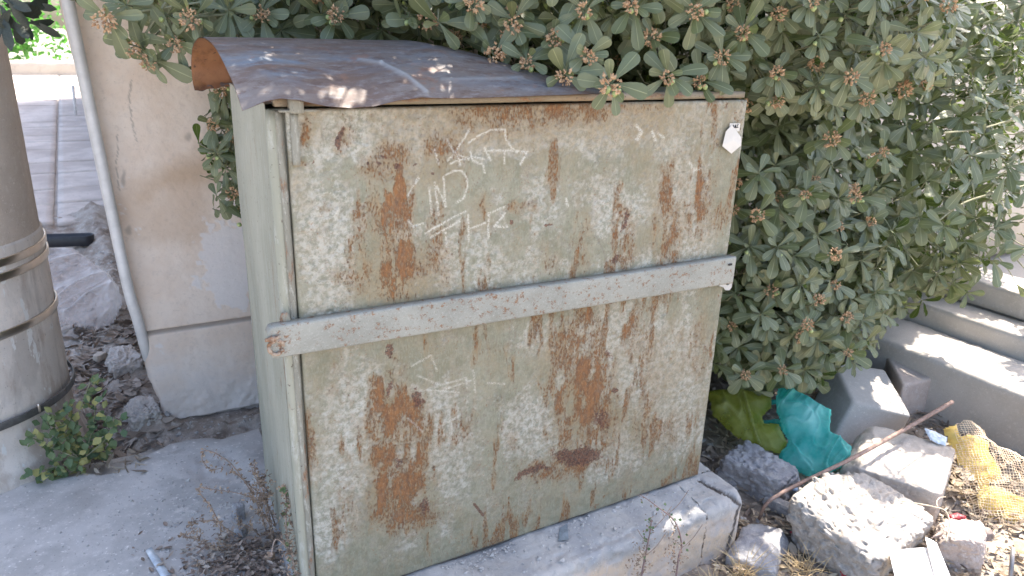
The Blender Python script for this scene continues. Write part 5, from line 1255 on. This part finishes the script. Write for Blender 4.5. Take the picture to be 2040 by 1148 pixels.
c0 = at(520, 1000, Y=YD); lst += [crumbs([c0+rng.normal(0, .018, 3)*np.array([1, .6, 1.6]) for _ in range(30)], 260, .011, .006, 90)]
multimesh('withered_leaves', lst, m_dead, dw, kind='stuff')
# creeper on the cabinet side
cr = thing('climbing_weed', 'small half-dry weed with few green leaves climbing the cabinet side', 'weed', tuple(at(590, 1130, z=0)))
cp = smooth_path([at(x, y, Y=Yp)+np.array([-.012, -.005, 0]) for x, y, Yp in [(600, 1160, .02), (592, 1110, .04), (582, 1070, .06), (578, 1030, .08), (580, 1000, .10), (574, 968, .12)]], 30)
put('stem', *tube(cp, .0022, 6), m_dstem, cr)
put('stem', *tube(smooth_path([cp[8], cp[14]+np.array([-.03, -.02, .0]), cp[10]+np.array([-.05, -.03, .01])], 12), .0015, 6), m_dstem, cr)
multimesh('withered_leaves', [crumbs(cp, 240, .011, .007, 5), crumbs(cp[:12], 120, .012, .012, 6)], m_dead, cr, kind='stuff')
mt, t, p = M_new('weed_leaf_green'); b = NB(t)
b.l(b.mix(b.ramp(b.attr('rnd'), .70, .9), b.mix(b.ramp(b.attr('rnd'), .0, .7), (.085, .14, .075), (.17, .22, .10)), (.40, .36, .13)), p.inputs['Base Color']); p.inputs['Roughness'].default_value = .6
tl = b.n('ShaderNodeBsdfTranslucent'); tl.inputs[0].default_value = (.2, .3, .06, 1); ms = b.n('ShaderNodeMixShader'); ms.inputs[0].default_value = .2
b.l(p.outputs[0], ms.inputs[1]); b.l(tl.outputs[0], ms.inputs[2]); b.l(ms.outputs[0], t.nodes['Material Output'].inputs[0]); m_weed = mt
WT = [leaf_template(200+k, 7, 'ovate') for k in range(8)]
WM = [mesh('weed_leaf_blade', t_[0], t_[1], m_weed, True, dict(rnd=np.full(len(t_[0]), (k+.5)/8))) for k, t_ in enumerate(WT)]
def weed_leaf(par, c, d, n_, L, k=None):
    d = unit(d); n_ = unit(n_-(n_@d)*d); y = np.cross(n_, d)
    o = bpy.data.objects.new('leaf', WM[int(rng.integers(8)) if k is None else k]); COL.objects.link(o); o.parent = par
    Mx = np.eye(4); Mx[:3, :3] = np.stack([d, y, n_], 1)*L; Mx[:3, 3] = c-ORG[par.name]; o.matrix_local = Matrix(Mx.tolist())
for k in (2, 6, 11, 17, 20, 24, 27, 29, 29, 28): weed_leaf(cr, cp[k], unit(rng.normal(size=3)+np.array([-1, -.6, .2])), unit(CAM-cp[k]), .016, int(rng.integers(0, 5)))
# leafy green weed at the pole foot
gw = thing('leafy_weed', 'leafy green weed with yellowing leaves growing at the pole foot', 'weed', tuple(at(140, 930, z=-.04)))
GST = [[(170, 905), (150, 860), (165, 800), (180, 762)], [(170, 905), (185, 850), (190, 800)], [(160, 915), (110, 870), (90, 830)], [(160, 915), (100, 890), (70, 870)], [(165, 915), (215, 870), (228, 830)], [(165, 920), (140, 880), (120, 840)], [(160, 925), (110, 930), (60, 945)], [(160, 925), (130, 950), (105, 950)], [(168, 915), (200, 900), (210, 880)], [(165, 905), (150, 870), (135, 815)]]
for st_ in GST:
    Yo = rng.uniform(.98, 1.08)
    pts = smooth_path([at(x, y, Y=Yo-.0*j) for j, (x, y) in enumerate(st_)], 12); pts[:, 2] = np.maximum(pts[:, 2], -.03)
    put('stem', *tube(pts, .0018, 5), m_gtwig, gw)
    for q_ in pts[2:]:
        for _ in range(3):
            c = q_+rng.normal(0, .012, 3)*np.array([1.4, 1, 1]); c[2] = max(c[2], -.03)
            weed_leaf(gw, c, unit(rng.normal(size=3)+np.array([0, -.3, .1])), unit(CAM-c)+np.array([0, 0, .5])+rng.normal(0, .35, 3), rng.uniform(.022, .038))
# thin weeds in front of the plinth
for (pts_, lb) in (([(1345, 1165), (1352, 1110), (1358, 1085), (1345, 1040), (1310, 1010), (1275, 985)], 'thin woody weed leaning across the plinth face with small leaves'), ([(1275, 1165), (1285, 1110), (1295, 1060), (1298, 1035)], 'shorter sparse twig in front of the plinth, left of the woody weed')):
    tw_ = thing('dry_twig_weed', lb, 'weed', tuple(at(pts_[0][0], pts_[0][1], Y=-.25)))
    pts = smooth_path([at(x, y, Y=Yp) for (x, y), Yp in zip(pts_, np.linspace(-.24, -.15, len(pts_)))], 24)
    put('stem', *tube(pts, np.linspace(.0032, .0012, 24), 6), mat_plain('reddish_stem', (.26, .17, .15), .8), tw_)
    for k in range(3):
        a = pts[8+4*k]; put('stem', *tube(smooth_path([a, a+np.array([.03*(-1)**k, -.01, .03]), a+np.array([.06*(-1)**k, -.015, .075])], 10), .0011, 5), m_dstem, tw_)
    multimesh('withered_leaves', [crumbs(pts[6:], 60, .009, .010, 17+k), crumbs(pts[4:14]+np.array([-.03, -.01, -.01]), 110, .010, .016, 19)], m_dead, tw_, kind='stuff')
    for k in range(14):
        c = pts[int(rng.integers(8, 24))]+rng.normal(0, .012, 3); weed_leaf(tw_, c, rng.normal(size=3), unit(CAM-c), rng.uniform(.008, .014), int(rng.integers(0, 5)))
# straw tufts at the bottom right
mt = mat_plain('dry_straw', (.52, .39, .22), .7, var=.3, scale=30, bump=0)
for (x, y, n_, Ls, lb) in ((1480, 1150, 70, .13, 'spiky tuft of dry golden grass at the foot of the plinth corner'), (1600, 1140, 60, .10, 'low dry golden grass tuft left of the pitted chunk'), (1420, 1175, 50, .09, 'small straw tuft at the bottom edge before the plinth')):
    c = gp(x, y, -.21); tf_ = thing('dry_grass', lb, 'grass tuft', tuple(c)); bl_ = []
    for k in range(n_):
        d = unit(rng.normal(size=3)*np.array([1, 1, .35])+np.array([0, 0, .75])); L = Ls*rng.uniform(.5, 1.3); a = c+rng.normal(0, .02, 3)*np.array([1, 1, 0])
        e_ = a+d*L+np.array([0, 0, -.25*L*rng.random()]); bl_.append(tube([a, (a+e_)/2+np.array([0, 0, .12*L]), e_], [.0013, .0011, .0004], 4, cap=False))
    put('blades', *join(bl_), mt, tf_, kind='stuff')
# litter: dry leaves, chips and sticks
LITL = {1: 'dry brown fallen leaves covering the soil under the shrub', 2: 'pale straw-coloured leaf chips in the sun around the rocks', 3: 'brown leaves between the pole and the wall', 4: 'crushed dead leaves heaped under the dead weed', 5: 'few narrow dry leaves at the slab edge by the leafy weed'}
def litter(n_, fx, s_, cols, name, seed, elong=3.2):
    r = np.random.default_rng(seed); VV, FF, RR = [], [], []; o = 0
    for j in range(n_):
        c = fx(r); L = s_*r.uniform(.4, 1.5); th = r.uniform(0, 6.28); d = unit([math.cos(th), math.sin(th), r.normal(0, .22)]); n2 = unit(np.array([0, 0, 1.])+r.normal(0, .45, 3)); n2 = unit(n2-(n2@d)*d); y = np.cross(n2, d)
        w_ = L/elong*r.uniform(.5, 1.3); h_ = L*r.uniform(-.04, .14)
        P = [c-d*L*.5, c-d*L*.2+y*w_*.5+n2*h_, c-d*L*.2-n2*h_*.2, c-d*L*.2-y*w_*.5+n2*h_, c+d*L*.2+y*w_*.45+n2*h_, c+d*L*.2+n2*h_*.1, c+d*L*.2-y*w_*.45+n2*h_, c+d*L*.5+n2*h_*1.5]
        VV += P; FF += [[o, o+1, o+2], [o, o+2, o+3], [o+1, o+4, o+5], [o+1, o+5, o+2], [o+2, o+5, o+6], [o+2, o+6, o+3], [o+4, o+7, o+5], [o+5, o+7, o+6]]; o += 8; RR += [r.random()]*8
    mt, t, p = M_new(name+'_tone'); b = NB(t)
    cc = b.mix(b.ramp(b.attr('rnd'), .0, .5), cols[0], cols[1]); cc = b.mix(b.ramp(b.attr('rnd'), .55, .95), cc, cols[2])
    b.l(cc, p.inputs['Base Color']); p.inputs['Roughness'].default_value = .75
    V = np.array(VV); org = np.array([V[:, 0].mean(), V[:, 1].mean(), 0])
    return put(name, V, FF, mt, None, False, attrs=dict(rnd=RR), kind='stuff', label=LITL[seed], cat='litter')
def f_soil(r):
    while True:
        P = np.array([r.uniform(1.25, 2.85), r.uniform(-1.0, 1.3), 0])
        if r.random() < (.25 if P[1] < -.5 else 1): break
    P[2] = float(soil_z(P[None])[0])+r.uniform(.001, .022); return P
litter(3600, f_soil, .045, ((.13, .10, .085), (.30, .235, .18), (.52, .43, .33)), 'leaf_litter', 1)
def f_front(r):
    P = np.array([r.uniform(1.2, 2.6), r.uniform(-.75, -.05), 0]); P[2] = float(soil_z(P[None])[0])+r.uniform(.001, .02); return P
litter(2200, f_front, .03, ((.24, .18, .13), (.44, .34, .23), (.62, .52, .38)), 'leaf_litter', 2)
def f_left(r):
    while True:
        P = np.array([r.uniform(-.62, -.15), r.uniform(1.05, 2.5), 0])
        if abs(P[0]+.42+.05*r.normal()) < .13: break
    P[2] = float(bed_z(P[None])[0])+r.uniform(.001, .015); return P
litter(900, f_left, .055, ((.14, .105, .085), (.27, .21, .165), (.42, .37, .33)), 'leaf_litter', 3)
def f_dead(r):
    P = at(r.normal(500, 75), r.normal(1125, 32), z=-.03); P[2] = -.028+abs(r.normal(0, .012)); return P
litter(1100, f_dead, .018, ((.15, .11, .085), (.27, .20, .16), (.45, .38, .32)), 'leaf_litter', 4, 2.2)
def f_leftedge(r):
    a = at(r.uniform(100, 290), r.uniform(900, 950), z=-.03); a[2] = float(slab_top(a[0], a[1]))+.002; return a
litter(60, f_leftedge, .05, ((.2, .15, .12), (.34, .27, .2), (.45, .38, .3)), 'leaf_litter', 5, 5)
# grit
def grit(n_, fx, s_, name, seed, mat, lb):
    r = np.random.default_rng(seed); VV, FF, o = [], [], 0
    base_ = np.array([(1, 0, 0), (-1, 0, 0), (0, 1, 0), (0, -1, 0), (0, 0, 1), (0, 0, -1)], float); f = [[0, 2, 4], [2, 1, 4], [1, 3, 4], [3, 0, 4], [2, 0, 5], [1, 2, 5], [3, 1, 5], [0, 3, 5]]
    for j in range(n_):
        c = fx(r); s2 = s_*math.exp(r.normal(0, .45)); P = (base_+r.normal(0, .28, (6, 3)))*s2*np.array([1, 1, .7])+c; VV += P.tolist(); FF += [[i+o for i in q_] for q_ in f]; o += 6
    return put(name, VV, FF, mat, None, False, kind='stuff', label=lb, cat='gravel')
m_grit = mat_stone('pale_grit', (.36, .34, .33), (.48, .45, .42), (.58, .55, .52), 30, 90, .3, .001)
def f_g1(r):
    P = np.array([r.uniform(-2.2, .0), r.uniform(-.4, 1.0), 0]); 
    if r.random() < .5: P = at(r.normal(420, 90), r.normal(1040, 60), z=-.03)
    P[2] = float(slab_top(P[0], P[1]))+.001; return P
grit(900, f_g1, .0028, 'gravel', 1, m_grit, 'fine pale grit scattered over the pavement slab')
def f_g2(r):
    x = r.uniform(.1, 1.33); y = -.012-abs(r.normal(0, .022)) if r.random() < .72 else r.uniform(-.15, -.01); return np.array([x, y, .002])
grit(700, f_g2, .0030, 'gravel', 2, m_grit, 'fine pale grit along the foot of the cabinet door on the plinth')
def f_g3(r):
    P = np.array([r.uniform(1.3, 2.8), r.uniform(-.8, .5), 0]); P[2] = float(soil_z(P[None])[0])+.004; return P
grit(900, f_g3, .006, 'gravel', 3, m_grit, 'pale gravel mixed into the soil among the rocks')
def f_g4(r):
    P = np.array([r.uniform(-.6, .15), r.uniform(1.0, 3.6), 0]); P[2] = float(bed_z(P[None])[0])+.003; return P
grit(900, f_g4, .006, 'gravel', 4, m_grit, 'mortar crumbs over the rough ground between pole and wall')
print('script done', sum(len(o.data.polygons) for o in bpy.data.objects if o.type == 'MESH'))
